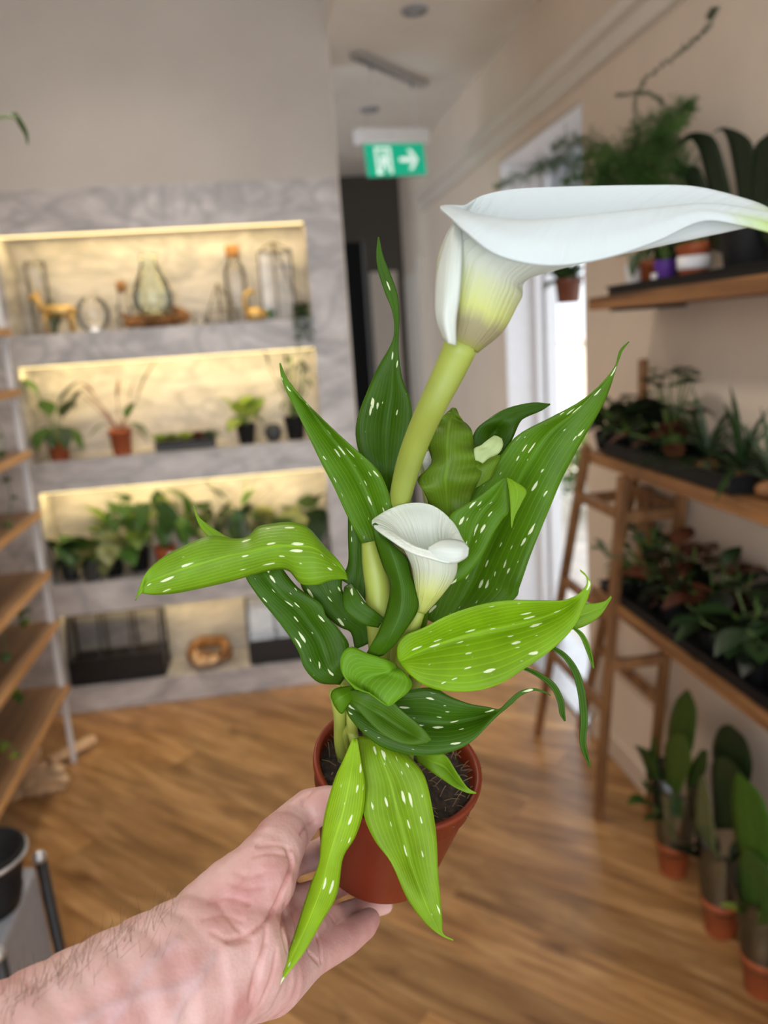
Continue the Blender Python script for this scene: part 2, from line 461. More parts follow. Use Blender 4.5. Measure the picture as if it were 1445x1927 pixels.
# the yard outside the door
M['yardwall'] = plain('pale_render', (0.72, 0.64, 0.54), 0.9, var=0.15, scale=4)
M['yard'] = plain('pale_paving', (0.60, 0.57, 0.54), 0.9, var=0.2, scale=6)
MB().box(XR + WT + 0.01, 6.0, 0.5, 14, -0.10, -0.05).build('ground_yard', M['yard'], kind='structure')
yw = MB().box(3.4, 3.6, 4.0, 13, -0.05, 1.30).build('wall_yard', M['yardwall'], kind='structure')
cop = MB().box(3.36, 3.64, 4.0, 13, 1.30, 1.37).build('coping', M['yard'], yw)

# ------------------------------------------------------------------ ceiling fittings
def downlight(x, y, label, lit, ZC=ZC):
    t = thing('downlight', label, 'light', (x, y, ZC), 'recessed ceiling spotlights')
    T_ = Matrix.Translation((x, y, ZC))
    MB().lathe([(0.028, -0.001), (0.030, -0.012), (0.046, -0.010), (0.049, 0.0)], 24, T_).build('bezel', M['grey'], t, True)
    MB().lathe([(0, -0.004), (0.028, -0.005), (0.028, -0.001), (0, -0.001)], 20, T_).build('lens', M['lamp'] if lit else M['steel'], t)
    if lit:
        l = bpy.data.lights.new('downlight_beam', 'SPOT'); l.energy = lit; l.spot_size = math.radians(125); l.spot_blend = 0.6; l.shadow_soft_size = 0.22; l.color = (1.0, 0.90, 0.78)
        o = bpy.data.objects.new('downlight_beam', l); COL.objects.link(o); o.location = (x, y, ZC - 0.02)
    return t
downlight(0.651, 3.079, 'round grey ceiling spotlight nearest the top of the picture', 0)
downlight(0.654, 4.317, 'small grey ceiling spotlight behind the exit sign wires', 0)
downlight(-0.30, 0.55, 'lit ceiling spotlight above the held plant', 20, ZH)
downlight(-0.45, 1.7, 'added out-of-view spotlight brightening the middle of the floor', 95, ZH)  # fill lamp added out of view to brighten the floor and room
downlight(-0.45, 2.7, 'added out-of-view spotlight brightening the niche wall', 22, ZH)  # unseen fill lamp, added to lift the back wall
sd = on(760, 352, 2, ZC)
t = thing('smoke_detector', 'white round smoke detector on the ceiling past the exit sign', 'detector', sd)
MB().lathe([(0, -0.045), (0.03, -0.045), (0.05, -0.035), (0.055, -0.012), (0.065, -0.010), (0.065, 0)], 24, Matrix.Translation(sd)).build('body', M['white'], t, True)
MB().lathe([(0, -0.052), (0.018, -0.051), (0.022, -0.044), (0, -0.044)], 16, Matrix.Translation(sd)).build('sensor', M['grey'], t, True)

# exit sign
ea, eb = on(672, 258, 1, 3.66), on(801, 257, 1, 3.86)
ex = (eb - ea).normalized(); en = Vector((ex.y, -ex.x, 0)).normalized(); eu = en.cross(ex) * -1
if eu.z < 0: eu = -eu
wdt = (eb - ea).length; ec = (ea + eb) / 2
t = thing('exit_sign', 'green running-man exit sign with arrow, hanging from the ceiling', 'sign', ec)
def slab(cu0, cu1, cv0, cv1, n0, n1):
    q = []
    for n_ in (n0, n1):
        for u, v in ((cu0, cv0), (cu1, cv0), (cu1, cv1), (cu0, cv1)):
            q.append(ec + ex * u + eu * v + en * n_)
    return MB().quadbox(q)
hw = wdt / 2
soften(slab(-hw, hw, -0.030, 0.034, -0.03, 0.03).build('housing', M['white'], t), 0.008, 3)
pw, pt, pb = hw * 0.90, -0.030, -0.163
soften(slab(-pw, pw, pb - 0.006, pt, -0.004, 0.004).build('edge_panel', M['glass'], t), 0.003)
pn = slab(-pw + 0.006, pw - 0.006, pb, pt, 0.0042, 0.006).build('green_panel', M['exit'], t)
def glyph(polys, name):
    mb = MB()
    for poly in polys:
        n = len(poly); b = len(mb.v)
        for k in (0.0062, 0.0068):
            mb.v += [ec + ex * u + eu * (pt + (pb - pt) * v) + en * k for u, v in poly]
        mb.f += [[b + i for i in range(n)][::-1], [b + n + i for i in range(n)]] + [[b + i, b + (i + 1) % n, b + n + (i + 1) % n, b + n + i] for i in range(n)]
    return mb.build(name, M['exitw'], pn)
s_ = pw * 2
def U(u): return (u - 0.5) * s_
glyph([[(U(.66), .42), (U(.77), .42), (U(.77), .58), (U(.66), .58)], [(U(.55), .44), (U(.66), .42), (U(.66), .58), (U(.55), .56)],
       [(U(.69), .18), (U(.76), .18), (U(.86), .5), (U(.80), .5)], [(U(.80), .5), (U(.86), .5), (U(.76), .82), (U(.69), .82)]], 'arrow')
glyph([[(U(.17), .10), (U(.42), .10), (U(.42), .17), (U(.17), .17)], [(U(.17), .17), (U(.21), .17), (U(.21), .93), (U(.17), .93)], [(U(.38), .17), (U(.42), .17), (U(.42), .93), (U(.38), .93)],
       [(U(.17), .86), (U(.27), .86), (U(.27), .93), (U(.17), .93)]], 'doorway_symbol')
glyph([[(U(.29), .22), (U(.33), .22), (U(.345), .29), (U(.33), .35), (U(.29), .35), (U(.275), .29)],
       [(U(.27), .38), (U(.34), .38), (U(.33), .62), (U(.26), .62)], [(U(.34), .40), (U(.375), .52), (U(.36), .56), (U(.325), .46)],
       [(U(.27), .40), (U(.23), .55), (U(.245), .58), (U(.285), .46)], [(U(.29), .60), (U(.33), .60), (U(.37), .80), (U(.345), .83)],
       [(U(.26), .60), (U(.30), .60), (U(.26), .80), (U(.215), .82), (U(.215), .76), (U(.24), .75)]], 'running_man')
ba, bb = on(668, 103, 2, ZC - 0.012), on(797, 160, 2, ZC - 0.012)
soften(MB().bar(ba, bb, 0.055, 0.022).build('ceiling_bar', M['steel'], t), 0.004)
for f, u in ((0.2, -0.72), (0.8, 0.72)):
    MB().tube([ba.lerp(bb, f), ec + ex * hw * u + eu * 0.034], 0.0018, 6).build('wire', M['steel'], t)
    MB().tube([ba.lerp(bb, f) - Vector((0, 0, 0.01)), ba.lerp(bb, f) - Vector((0, 0, 0.035))], 0.006, 8).build('wire_clamp', M['grey'], t)

# ================================================================== THE CALLA LILY AND THE HAND
def calla_mat(name, yellow=0.0, spots=1.0):
    m, nt, b = newmat(name); T = NT(nt)
    oi = T.n('ShaderNodeObjectInfo')
    u1 = T.n('ShaderNodeUVMap', uv_map='leaf'); u2 = T.n('ShaderNodeUVMap', uv_map='metric')
    sp = T.n('ShaderNodeSeparateXYZ'); T.l(u1.outputs[0], sp.inputs[0])
    au = T.math('ABSOLUTE', T.math('SUBTRACT', sp.outputs[0], 0.5))
    mn = T.n('ShaderNodeTexNoise', i_Scale=55.0, i_Detail=3.0); T.l(u2.outputs[0], mn.inputs[0])
    # veins sweep out from the midrib towards the tip
    ph = T.math('ADD', T.math('MULTIPLY', au, 95.0), T.math('MULTIPLY', T.math('SUBTRACT', 1.0, sp.outputs[1]), 16.0))
    vein = T.math('POWER', T.math('ADD', T.math('MULTIPLY', T.math('SINE', T.math('ADD', ph, T.math('MULTIPLY', mn.outputs[0], 3.0))), 0.5), 0.5), 6.0)
    rib = T.math('SUBTRACT', 1.0, T.math('MULTIPLY', au, 28.0, clamp=True))
    base = oi.outputs['Color']
    hs = T.n('ShaderNodeHueSaturation'); hs.inputs['Value'].default_value = 0.72; T.l(base, hs.inputs['Color'])
    c = T.mix(T.ramp(mn.outputs[0], [(0.3, (0, 0, 0)), (0.7, (1, 1, 1))]), base, hs.outputs[0])
    lite = T.mix(1.0, base, (1.55, 1.45, 1.5), 'MULTIPLY')
    c = T.mix(T.math('MULTIPLY', vein, 0.30), c, lite)
    c = T.mix(T.math('MULTIPLY', rib, 0.55), c, lite)
    # white dashes along the veins
    mp = T.n('ShaderNodeMapping'); mp.inputs['Scale'].default_value = (300, 76, 1); T.l(u2.outputs[0], mp.inputs[0])
    loc = T.n('ShaderNodeCombineXYZ'); T.l(T.math('MULTIPLY', oi.outputs['Random'], 37.0), loc.inputs[0]); T.l(loc.outputs[0], mp.inputs['Location'])
    nd = T.n('ShaderNodeTexNoise', i_Scale=2.2, i_Detail=2.0); T.l(mp.outputs[0], nd.inputs[0])
    dv = T.n('ShaderNodeVectorMath', operation='SCALE'); T.l(nd.outputs['Color'], dv.inputs[0]); dv.inputs['Scale'].default_value = 0.35
    av = T.n('ShaderNodeVectorMath', operation='ADD'); T.l(mp.outputs[0], av.inputs[0]); T.l(dv.outputs[0], av.inputs[1])
    vo = T.n('ShaderNodeTexVoronoi', i_Scale=1.0); vo.voronoi_dimensions = '2D'; T.l(av.outputs[0], vo.inputs['Vector'])
    sc = T.n('ShaderNodeSeparateColor'); T.l(vo.outputs['Color'], sc.inputs[0])
    rad = T.math('MULTIPLY', T.math('SUBTRACT', sc.outputs[0], 0.46, clamp=True), 0.46)
    s = T.math('MULTIPLY', T.math('MULTIPLY', T.math('SUBTRACT', rad, vo.outputs['Distance']), 22.0, clamp=True), spots, clamp=True)
    s = T.math('MULTIPLY', s, T.math('LESS_THAN', au, 0.43))
    c = T.mix(s, c, (0.72, 0.78, 0.52))
    T.l(c, b.inputs['Base Color'])
    b.inputs['Roughness'].default_value = 0.36; b.inputs['Specular IOR Level'].default_value = 0.20
    T.bump(T.math('ADD', T.math('MULTIPLY', vein, -0.5), T.math('MULTIPLY', rib, -1.6)), 0.22, 0.0007, b)
    tr = T.n('ShaderNodeBsdfTranslucent'); T.l(T.mix(1.0, c, (1.25, 1.15, 0.5), 'MULTIPLY'), tr.inputs[0])
    mx = T.n('ShaderNodeMixShader'); mx.inputs[0].default_value = 0.33
    T.l(b.outputs[0], mx.inputs[1]); T.l(tr.outputs[0], mx.inputs[2]); T.l(mx.outputs[0], nt.nodes['Material Output'].inputs[0])
    return m
M['calla'] = calla_mat('spotted_calla_leaf')
M['calla_plain'] = calla_mat('plain_calla_leaf', spots=0.0)
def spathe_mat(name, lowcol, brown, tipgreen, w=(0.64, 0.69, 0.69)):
    m, nt, b = newmat(name); T = NT(nt)
    u1 = T.n('ShaderNodeUVMap', uv_map='leaf'); sp = T.n('ShaderNodeSeparateXYZ'); T.l(u1.outputs[0], sp.inputs[0])
    st = T.n('ShaderNodeMapping'); st.inputs['Scale'].default_value = (60, 2, 1); T.l(u1.outputs[0], st.inputs[0])
    nz = T.n('ShaderNodeTexNoise', i_Scale=1.0, i_Detail=3.0); T.l(st.outputs[0], nz.inputs[0])
    v = T.math('ADD', sp.outputs[1], T.math('MULTIPLY', T.math('SUBTRACT', nz.outputs[0], 0.5), 0.10))
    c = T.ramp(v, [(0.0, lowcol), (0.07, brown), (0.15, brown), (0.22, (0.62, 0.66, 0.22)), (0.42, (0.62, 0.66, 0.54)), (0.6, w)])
    if tipgreen:
        u = T.math('ABSOLUTE', T.math('SUBTRACT', sp.outputs[0], tipgreen))
        f = T.math('MULTIPLY', T.math('SUBTRACT', 1.0, T.math('MULTIPLY', u, 13.0, clamp=True)), T.math('MULTIPLY', T.math('SUBTRACT', sp.outputs[1], 0.74, clamp=True), 9.0, clamp=True))
        c = T.mix(f, c, (0.40, 0.56, 0.03))
    T.l(c, b.inputs['Base Color']); b.inputs['Roughness'].default_value = 0.45
    T.bump(nz.outputs[0], 0.6, 0.0016, b)
    tr = T.n('ShaderNodeBsdfTranslucent'); T.l(c, tr.inputs[0])
    mx = T.n('ShaderNodeMixShader'); mx.inputs[0].default_value = 0.35
    T.l(b.outputs[0], mx.inputs[1]); T.l(tr.outputs[0], mx.inputs[2]); T.l(mx.outputs[0], nt.nodes['Material Output'].inputs[0])
    return m
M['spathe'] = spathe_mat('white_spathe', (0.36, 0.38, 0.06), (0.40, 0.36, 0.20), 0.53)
M['spathe2'] = spathe_mat('white_spathe_small', (0.44, 0.50, 0.08), (0.55, 0.60, 0.16), 0, (0.76, 0.80, 0.73))
def sheetwhite(name, col):
    m, nt, b = newmat(name); T = NT(nt)
    u1 = T.n('ShaderNodeUVMap', uv_map='leaf'); st = T.n('ShaderNodeMapping'); st.inputs['Scale'].default_value = (14, 1.5, 1); T.l(u1.outputs[0], st.inputs[0])
    nz = T.n('ShaderNodeTexNoise', i_Scale=1.0, i_Detail=3.0); T.l(st.outputs[0], nz.inputs[0])
    c = T.ramp(nz.outputs[0], [(0.3, tuple(x * .9 for x in col)), (0.7, col)])
    T.l(c, b.inputs['Base Color']); b.inputs['Roughness'].default_value = 0.45
    tr = T.n('ShaderNodeBsdfTranslucent'); T.l(c, tr.inputs[0])
    mx = T.n('ShaderNodeMixShader'); mx.inputs[0].default_value = 0.35
    T.l(b.outputs[0], mx.inputs[1]); T.l(tr.outputs[0], mx.inputs[2]); T.l(mx.outputs[0], nt.nodes['Material Output'].inputs[0])
    return m
M['spathe_plain'] = sheetwhite('white_spathe_fold', (0.70, 0.74, 0.68))
M['spathe_green'] = sheetwhite('pale_green_spathe_fold', (0.46, 0.56, 0.24))
M['callastem'] = plain('pale_green_stem', (0.25, 0.30, 0.045), 0.42, var=0.12, scale=30)

def uvgrid(me, rows, cols, uvf, name):
    lay = me.uv_layers.new(name=name)
    idx = np.zeros(len(me.loops), int); me.loops.foreach_get('vertex_index', idx)
    lay.data.foreach_set('uv', uvf[idx].astype(np.float32).ravel())
def sheet(name, pts, mat, parent, closed=False, color=None, thick=0.0005, metric=None):
    """pts: (rows, cols, 3) array -> a thin smooth surface with 'leaf' and 'metric' uvs"""
    g = np.asarray(pts); r, c, _ = g.shape
    if closed:
        g = np.concatenate([g, g[:, :1]], 1); c += 1
    mb = MB().grid([[tuple(p) for p in row] for row in g])
    me = mb.mesh(name)
    uu, vv = np.meshgrid(np.linspace(0, 1, c), np.linspace(0, 1, r))
    uvgrid(me, r, c, np.stack([uu.ravel(), vv.ravel()], 1), 'leaf')
    mid = c // 2
    along = np.concatenate([[0], np.cumsum(np.linalg.norm(np.diff(g[:, mid], axis=0), axis=1))])
    dx = np.concatenate([np.zeros((r, 1)), np.cumsum(np.linalg.norm(np.diff(g, axis=1), axis=2), 1)], 1)
    dx = dx - dx[:, mid:mid + 1]
    uvgrid(me, r, c, np.stack([dx.ravel(), np.repeat(along, c)], 1), 'metric')
    o = link(name, me, mat, parent, True)
    if color: o.color = color + (1,)
    if thick: solid(o, thick)
    return o
def leaf(stations, parent, color=(0.07, 0.20, 0.012), d=0.46, mat='calla', name='leaf', n=26, cols=11, proj=None, wave=0.0, thick=0.0005):
    """stations: (Lx,Ly, Mx,My, Rx,Ry [, dL,dM,dR in hundredths]) from the base of the leaf to its tip"""
    pr = proj or (lambda x, y, o: H(x, y, d + o))
    L, C, R = [], [], []
    for s in stations:
        dl, dm, dr_ = (s[6:9] if len(s) >= 9 else ((s[6],) * 3 if len(s) == 7 else (0, 0, 0)))
        L.append((s[0], s[1], dl * .01)); C.append((s[2], s[3], dm * .01)); R.append((s[4], s[5], dr_ * .01))
    L, C, R = (crom(q, n) for q in (L, C, R))
    rows = []
    rr = random.Random(len(stations) * 13 + int(stations[0][0]))
    p1 = rr.uniform(0, 6)
    for i in range(n):
        row = []
        for j in range(cols):
            t = 2 * j / (cols - 1) - 1
            a = abs(t); e = L[i] if t < 0 else R[i]
            q = C[i] + (e - C[i]) * a
            o = q[2] - 0.0042 * (a - a * a) * 2.0 * min(1.25, math.hypot(e[0] - C[i][0], e[1] - C[i][1]) / 55) + wave * a * math.sin(i * 0.9 + p1 + (2 if t < 0 else 0))
            row.append(tuple(pr(q[0], q[1], o)))
        rows.append(row)
    return sheet(name, rows, M[mat], parent, color=color, thick=thick)

BR, MD, DK, LM = (0.18, 0.345, 0.012), (0.09, 0.215, 0.005), (0.046, 0.125, 0.003), (0.27, 0.46, 0.012)
pot_c, pot_b = H(749, 1435, 0.52), None
axis = (RT * 0.152 + UP * 0.884 - FW * 0.441).normalized()      # the pot is tipped towards the camera
PH, PR = 0.0865 * K, 0.0555 * K
ax_ = axis.orthogonal().normalized(); ay_ = axis.cross(ax_)
PM = Matrix(((ax_.x, ay_.x, axis.x, pot_c.x), (ax_.y, ay_.y, axis.y, pot_c.y), (ax_.z, ay_.z, axis.z, pot_c.z), (0, 0, 0, 1)))
calla = thing('potted_calla_lily', 'spotted calla lily with white flowers in terracotta pot, held by hand', 'plant', pot_c - axis * PH)
prof = [(0, -PH), (PR * .70, -PH), (PR * .735, -PH + .002), (PR * .925, -.014), (PR * .955, -.013), (PR * .965, -.003), (PR, -.002), (PR, 0.0005), (PR * .985, .0012), (PR * .93, .0005), (PR * .925, -.004), (PR * .90, -.016), (PR * .70, -PH + .003), (0, -PH + .003)]
MB().lathe(prof, 64, PM).build('pot', M['terra'], calla, True)
mb = MB(); rs = random.Random(3)
rows = []
for i in range(18):
    row = []
    for k in range(48):
        a = 2 * math.pi * k / 48; r_ = PR * .915 * i / 17
        z = -0.010 + 0.0035 * noise.noise(Vector((r_ * math.cos(a) * 130, r_ * math.sin(a) * 130, 0))) + 0.003 * (1 - i / 17)
        row.append(PM @ Vector((r_ * math.cos(a), r_ * math.sin(a), z)))
    rows.append(row)
mb.grid(rows, True)
soil = mb.build('soil', M['soil'], calla, True)
mb = MB()
for _ in range(240):
    a = rs.uniform(0, 6.28); r_ = PR * .92 * math.sqrt(rs.random()); b_ = a + rs.uniform(-1.5, 1.5)
    p = Vector((r_ * math.cos(a), r_ * math.sin(a), -.008)); q = Vector((math.cos(b_), math.sin(b_), rs.uniform(.1, .9))) * rs.uniform(.003, .009)
    mb.tube([PM @ p, PM @ (p + q * .5 + Vector((0, 0, .001))), PM @ (p + q)], .00022, 3)
fib = mb.build('fibre', plain('coir_fibre', (0.20, 0.13, 0.07), 0.9, var=0.4), soil); fib['kind'] = 'stuff'

def stalk(pts, mat='callastem', name='stem', n=26):
    q = crom([(x, y, d, r) for x, y, d, r in pts], n)
    return MB().tube([H(a[0], a[1], a[2]) for a in q], [a[3] / FPX * a[2] * K for a in q], 14).build(name, M[mat], calla, True)
# flower stem and leaf stalks
stalk([(872, 640, .398, 33), (846, 698, .405, 30), (815, 760, .412, 27), (788, 820, .432, 25), (770, 870, .452, 24), (758, 915, .466, 22), (749, 965, .478, 20), (744, 1050, .488, 18), (744, 1200, .505, 16), (748, 1440, .545, 14)])
stalk([(694, 1020, .463, 14), (703, 1060, .463, 22), (712, 1110, .465, 25), (712, 1160, .468, 24), (714, 1230, .48, 20), (722, 1440, .545, 15)])
stalk([(790, 1140, .452, 13), (782, 1165, .455, 14), (765, 1215, .465, 15), (750, 1290, .49, 15), (742, 1440, .545, 14)])
stalk([(632, 1300, .478, 14), (640, 1345, .485, 13), (640, 1400, .51, 11), (650, 1450, .545, 10)], name='leaf_stalk')
stalk([(660, 1320, .48, 10), (664, 1380, .49, 10), (680, 1440, .545, 9)], name='leaf_stalk')
stalk([(668, 1392, .485, 9), (657, 1370, .49, 9), (650, 1385, .50, 8), (655, 1440, .545, 8)], name='leaf_stalk')
stalk([(805, 1190, .475, 13), (785, 1260, .49, 14), (770, 1350, .515, 13), (765, 1440, .545, 13)], name='leaf_stalk')
stalk([(640, 1275, .475, 12), (660, 1300, .485, 13), (690, 1360, .51, 13), (705, 1440, .545, 12)], name='leaf_stalk')
# --- leaves at the back
leaf([(710, 940, 730, 945, 755, 940, 1.5), (685, 880, 727, 890, 762, 880, .5), (670, 828, 725, 840, 772, 835, .5, 1.0, .5), (672, 788, 729, 790, 776, 790, .3, 1.2, .3), (690, 738, 737, 738, 772, 752, .3, .8, .3), (712, 690, 740, 695, 757, 715, .3),
      (735, 650, 743, 660, 750, 665), (742, 622, 746, 625, 750, 628), (738, 585, 744, 588, 751, 595), (725, 552, 738, 553, 747, 552), (712, 512, 723, 513, 734, 515), (708, 480, 714, 481, 721, 482), (711, 446, 712, 446, 713, 446)], calla, DK, .485, n=44)
leaf([(800, 960, 815, 960, 830, 955), (792, 900, 803, 900, 815, 900), (795, 850, 805, 850, 818, 850), (808, 800, 815, 802, 824, 805), (818, 765, 820, 764, 823, 766)], calla, (.36, .40, .12), .482)
leaf([(870, 930, 905, 920, 935, 900), (880, 860, 915, 850, 945, 865), (893, 813, 930, 815, 965, 825, 0, .8, 0), (918, 789, 945, 793, 978, 795), (953, 769, 966, 776, 990, 785), (1000, 758, 1006, 765, 1018, 773), (1035, 760, 1035, 761, 1035, 762)], calla, DK, .482, 'calla_plain')
leaf([(790, 1160, 835, 1180, 880, 1190, 0), (800, 1080, 880, 1110, 965, 1130, 0, 1.2, 0), (830, 1010, 905, 1050, 978, 1103, 0, 1.6, -.4), (870, 950, 935, 985, 1000, 1040, -.6, 1.2, -.6), (905, 905, 965, 925, 1035, 955, -1.0, 0, -1.2), (938, 862, 1000, 862, 1058, 900, -1.5, -1, -1.6), (975, 818, 1035, 812, 1092, 835, -2, -1.6, -2),
      (1040, 784, 1085, 772, 1130, 770, -2.4), (1098, 752, 1122, 733, 1148, 728, -2.8), (1140, 716, 1148, 703, 1158, 695, -3), (1158, 690, 1161, 682, 1166, 672, -3), (1166, 660, 1169, 658, 1171, 660, -3), (1183, 643, 1183, 643, 1184, 643, -3)], calla, MD, .485, n=46, cols=15)
leaf([(640, 1090, 672, 1110, 690, 1135), (655, 1060, 675, 1085, 696, 1110), (655, 1010, 680, 1035, 705, 1050), (655, 970, 678, 1000, 712, 1010)], calla, DK, .472)
leaf([(700, 1075, 720, 1080, 735, 1065, 0), (683, 1028, 715, 1015, 742, 1005, 0), (660, 985, 705, 965, 738, 955, -.3, .6, 0), (630, 920, 680, 905, 727, 915, -.6, .4, -.3), (605, 872, 650, 855, 708, 880, -.8, 0, -.5), (580, 820, 612, 808, 665, 842, -1.0, -.3, -.8), (553, 765, 575, 758, 610, 792, -1.2, -.8, -1.2), (540, 738, 549, 733, 562, 742, -1.5), (530, 712, 534, 709, 540, 712, -1.6), (526, 684, 527, 683, 528, 684, -1.6)], calla, MD, .47, n=40)
# drooping leaves on the left
leaf([(668, 1222, 685, 1215, 705, 1205, 1), (660, 1190, 680, 1185, 712, 1185, .8), (640, 1180, 655, 1165, 672, 1160, .5), (615, 1160, 635, 1140, 652, 1130, .3), (585, 1130, 615, 1115, 643, 1105), (566, 1100, 600, 1085, 645, 1080), (570, 1070, 600, 1060, 640, 1060)], calla, DK, .465)
leaf([(640, 1288, 648, 1275, 655, 1262, 1), (600, 1284, 625, 1262, 652, 1238, .5), (573, 1258, 612, 1235, 656, 1211, 0, .8, .5), (562, 1228, 600, 1200, 636, 1182, 0, .8, .3), (544, 1197, 580, 1170, 614, 1160, 0, .8, 0), (520, 1165, 560, 1145, 603, 1135, -.3, .5, 0), (490, 1128, 525, 1115, 562, 1107, -.5, 0, 0), (465, 1092, 500, 1085, 535, 1075, -.8, -.2, 0), (460, 1072, 490, 1062, 520, 1050, -1)], calla, DK, .458, n=34)
leaf([(650, 1076, 653, 1083, 654, 1092, .6), (636, 1055, 640, 1068, 645, 1090, .3), (612, 1030, 616, 1050, 622, 1092, .4, -.3, -.3), (578, 992, 590, 1032, 597, 1100, .6, -.6, -.6), (545, 983, 556, 1028, 566, 1098, .8, -.6, -.3), (512, 986, 522, 1028, 545, 1075, 1, -.5, .3), (485, 992, 490, 1034, 520, 1071, 1, -.4, .4), (466, 1010, 462, 1040, 478, 1081, .8, -.4, .4), (440, 1014, 430, 1046, 440, 1092, .6, -.5, .2), (395, 1009, 388, 1058, 385, 1105, .3, -.6, 0), (350, 1026, 342, 1072, 330, 1116, 0, -.8, -.3), (308, 1048, 300, 1088, 292, 1119, -.3, -.8, -.5), (280, 1072, 276, 1098, 272, 1117, -.6), (268, 1092, 266, 1108, 265, 1117, -.8), (256, 1128, 255, 1129, 254, 1130, -.6)], calla, BR, .446, n=52, cols=13)
leaf([(392, 1010, 415, 1018, 440, 1016, .2), (385, 1003, 402, 1004, 420, 1006, .6), (376, 990, 386, 990, 398, 992, .9), (369, 973, 371, 972, 375, 974, 1), (364, 951, 364, 951, 365, 951, 1)], calla, BR, .452, 'calla_plain')
leaf([(648, 1105, 655, 1100, 662, 1098, 1), (645, 1125, 658, 1118, 672, 1112, .3), (650, 1150, 668, 1140, 688, 1135, 0), (682, 1174, 695, 1160, 706, 1150, 0), (712, 1181, 717, 1172, 724, 1164, .3)], calla, DK, .454)
# folded young spathe in the middle, behind the small flower
leaf([(820, 985, 845, 990, 880, 980, .6), (800, 930, 840, 935, 888, 935), (786, 902, 838, 900, 905, 890, -.4, -.8, 0), (812, 872, 842, 868, 908, 864, -.2, -1, 0), (806, 838, 842, 832, 893, 838, 0, -1, -.2), (811, 803, 845, 800, 886, 808, .2, -.7, 0), (835, 782, 850, 782, 868, 788), (849, 769, 853, 767, 858, 769)], calla, (.12, .22, .012), .468, 'calla_plain', name='spathe_sheath', n=34, cols=15, wave=.0045)
leaf([(894, 866, 900, 868, 908, 872, .3), (892, 845, 905, 850, 920, 862, .2), (905, 838, 920, 842, 938, 853, 0), (918, 828, 930, 830, 946, 838, 0), (930, 820, 936, 821, 944, 826, .2)], calla, (.46, .56, .24), .458, 'spathe_green', name='spathe_curl')
leaf([(850, 930, 885, 925, 925, 900, .4), (865, 890, 895, 885, 938, 870, .2), (880, 862, 905, 862, 942, 856, .4)], calla, (.13, .24, .012), .466, 'calla_plain', name='spathe_sheath')
leaf([(800, 890, 815, 892, 832, 885, .6), (795, 868, 812, 870, 832, 865, .4), (802, 850, 814, 848, 828, 852, .6)], calla, (.80, .82, .80), .474, 'spathe_plain', name='spathe_inside')
leaf([(886, 850, 896, 853, 906, 850, .6), (888, 843, 896, 842, 905, 843, .6)], calla, (.80, .82, .80), .466, 'spathe_plain', name='spathe_inside')
# leaf right of the small flower, with folded tip
leaf([(780, 1190, 790, 1190, 800, 1188, 1), (790, 1130, 803, 1140, 818, 1115, .6), (822, 1065, 845, 1075, 872, 1090, .2), (855, 1025, 876, 1035, 907, 1044, 0, .5, 0), (847, 985, 888, 1000, 930, 1001, -.2, .4, -.2), (850, 966, 905, 965, 945, 978, -.2, .3, -.3), (899, 936, 930, 935, 957, 962, -.3, 0, -.5), (932, 910, 945, 910, 958, 930, -.4), (950, 899, 953, 898, 957, 902, -.5)], calla, MD, .456, n=36)
leaf([(953, 898, 957, 900, 962, 902, -.3), (957, 920, 972, 918, 990, 922, -.6), (960, 950, 972, 948, 982, 945, -.8), (961, 972, 965, 972, 969, 970, -.8), (962, 992, 962, 993, 963, 993, -.8)], calla, BR, .452, 'calla_plain')
# leaf wrapping the small flower
leaf([(688, 1232, 705, 1238, 722, 1232, 1), (700, 1210, 722, 1218, 745, 1210, .3), (713, 1187, 738, 1190, 765, 1182, .2, -.3, 0), (728, 1145, 755, 1150, 785, 1150, .2, -.6, 0), (735, 1100, 757, 1110, 786, 1122, .4, -.6, 0), (722, 1068, 748, 1070, 775, 1083, .4, -.5, 0), (708, 1026, 733, 1030, 766, 1050, .3, -.3, 0), (703, 1002, 716, 1005, 738, 1022, .2), (701, 986, 706, 984, 714, 990, 0)], calla, DK, .444, 'calla_plain', n=36)
# --- the lower leaves
leaf([(1040, 1160, 1042, 1170, 1045, 1180, .5), (1085, 1138, 1085, 1160, 1078, 1184), (1122, 1135, 1118, 1148, 1105, 1175), (1140, 1130, 1138, 1140, 1130, 1157), (1149, 1121, 1150, 1122, 1151, 1124)], calla, BR, .455, 'calla_plain')
leaf([(748, 1240, 752, 1246, 754, 1250, .5), (748, 1214, 766, 1238, 772, 1270, .2, .5, 0), (762, 1195, 788, 1226, 800, 1290, 0, .8, -.3), (795, 1182, 820, 1213, 835, 1300, -.2, .9, -.6), (842, 1158, 868, 1198, 888, 1301, -.4, .9, -.9), (895, 1140, 920, 1185, 940, 1287, -.6, .8, -1.1), (950, 1130, 975, 1174, 992, 1255, -.8, .4, -1.2), (1010, 1130, 1025, 1160, 1040, 1221, -1, 0, -1.2), (1060, 1130, 1066, 1142, 1078, 1182, -1.1, -.5, -1.2), (1088, 1118, 1092, 1122, 1102, 1135, -1.2), (1104, 1099, 1107, 1101, 1111, 1104, -1.2), (1102, 1082, 1105, 1086, 1108, 1090, -1.2), (1091, 1072, 1092, 1074, 1093, 1075, -1.2)], calla, (.20, .38, .006), .45, n=50, cols=17)
def strand(pts, w, d, col=DK):
    st = []
    m = len(pts)
    for i, (x, y) in enumerate(pts):
        a = pts[max(0, i - 1)]; b = pts[min(m - 1, i + 1)]
        nx, ny = -(b[1] - a[1]), b[0] - a[0]; l = math.hypot(nx, ny) or 1
        k = w * (0.25 + math.sin(math.pi * (i + .3) / (m + .2)))
        if i == m - 1: k = .6
        st.append((x - nx / l * k, y - ny / l * k, x, y, x + nx / l * k, y + ny / l * k, 0, .15, 0))
    leaf(st, calla, col, d, 'calla_plain', n=30, cols=5)
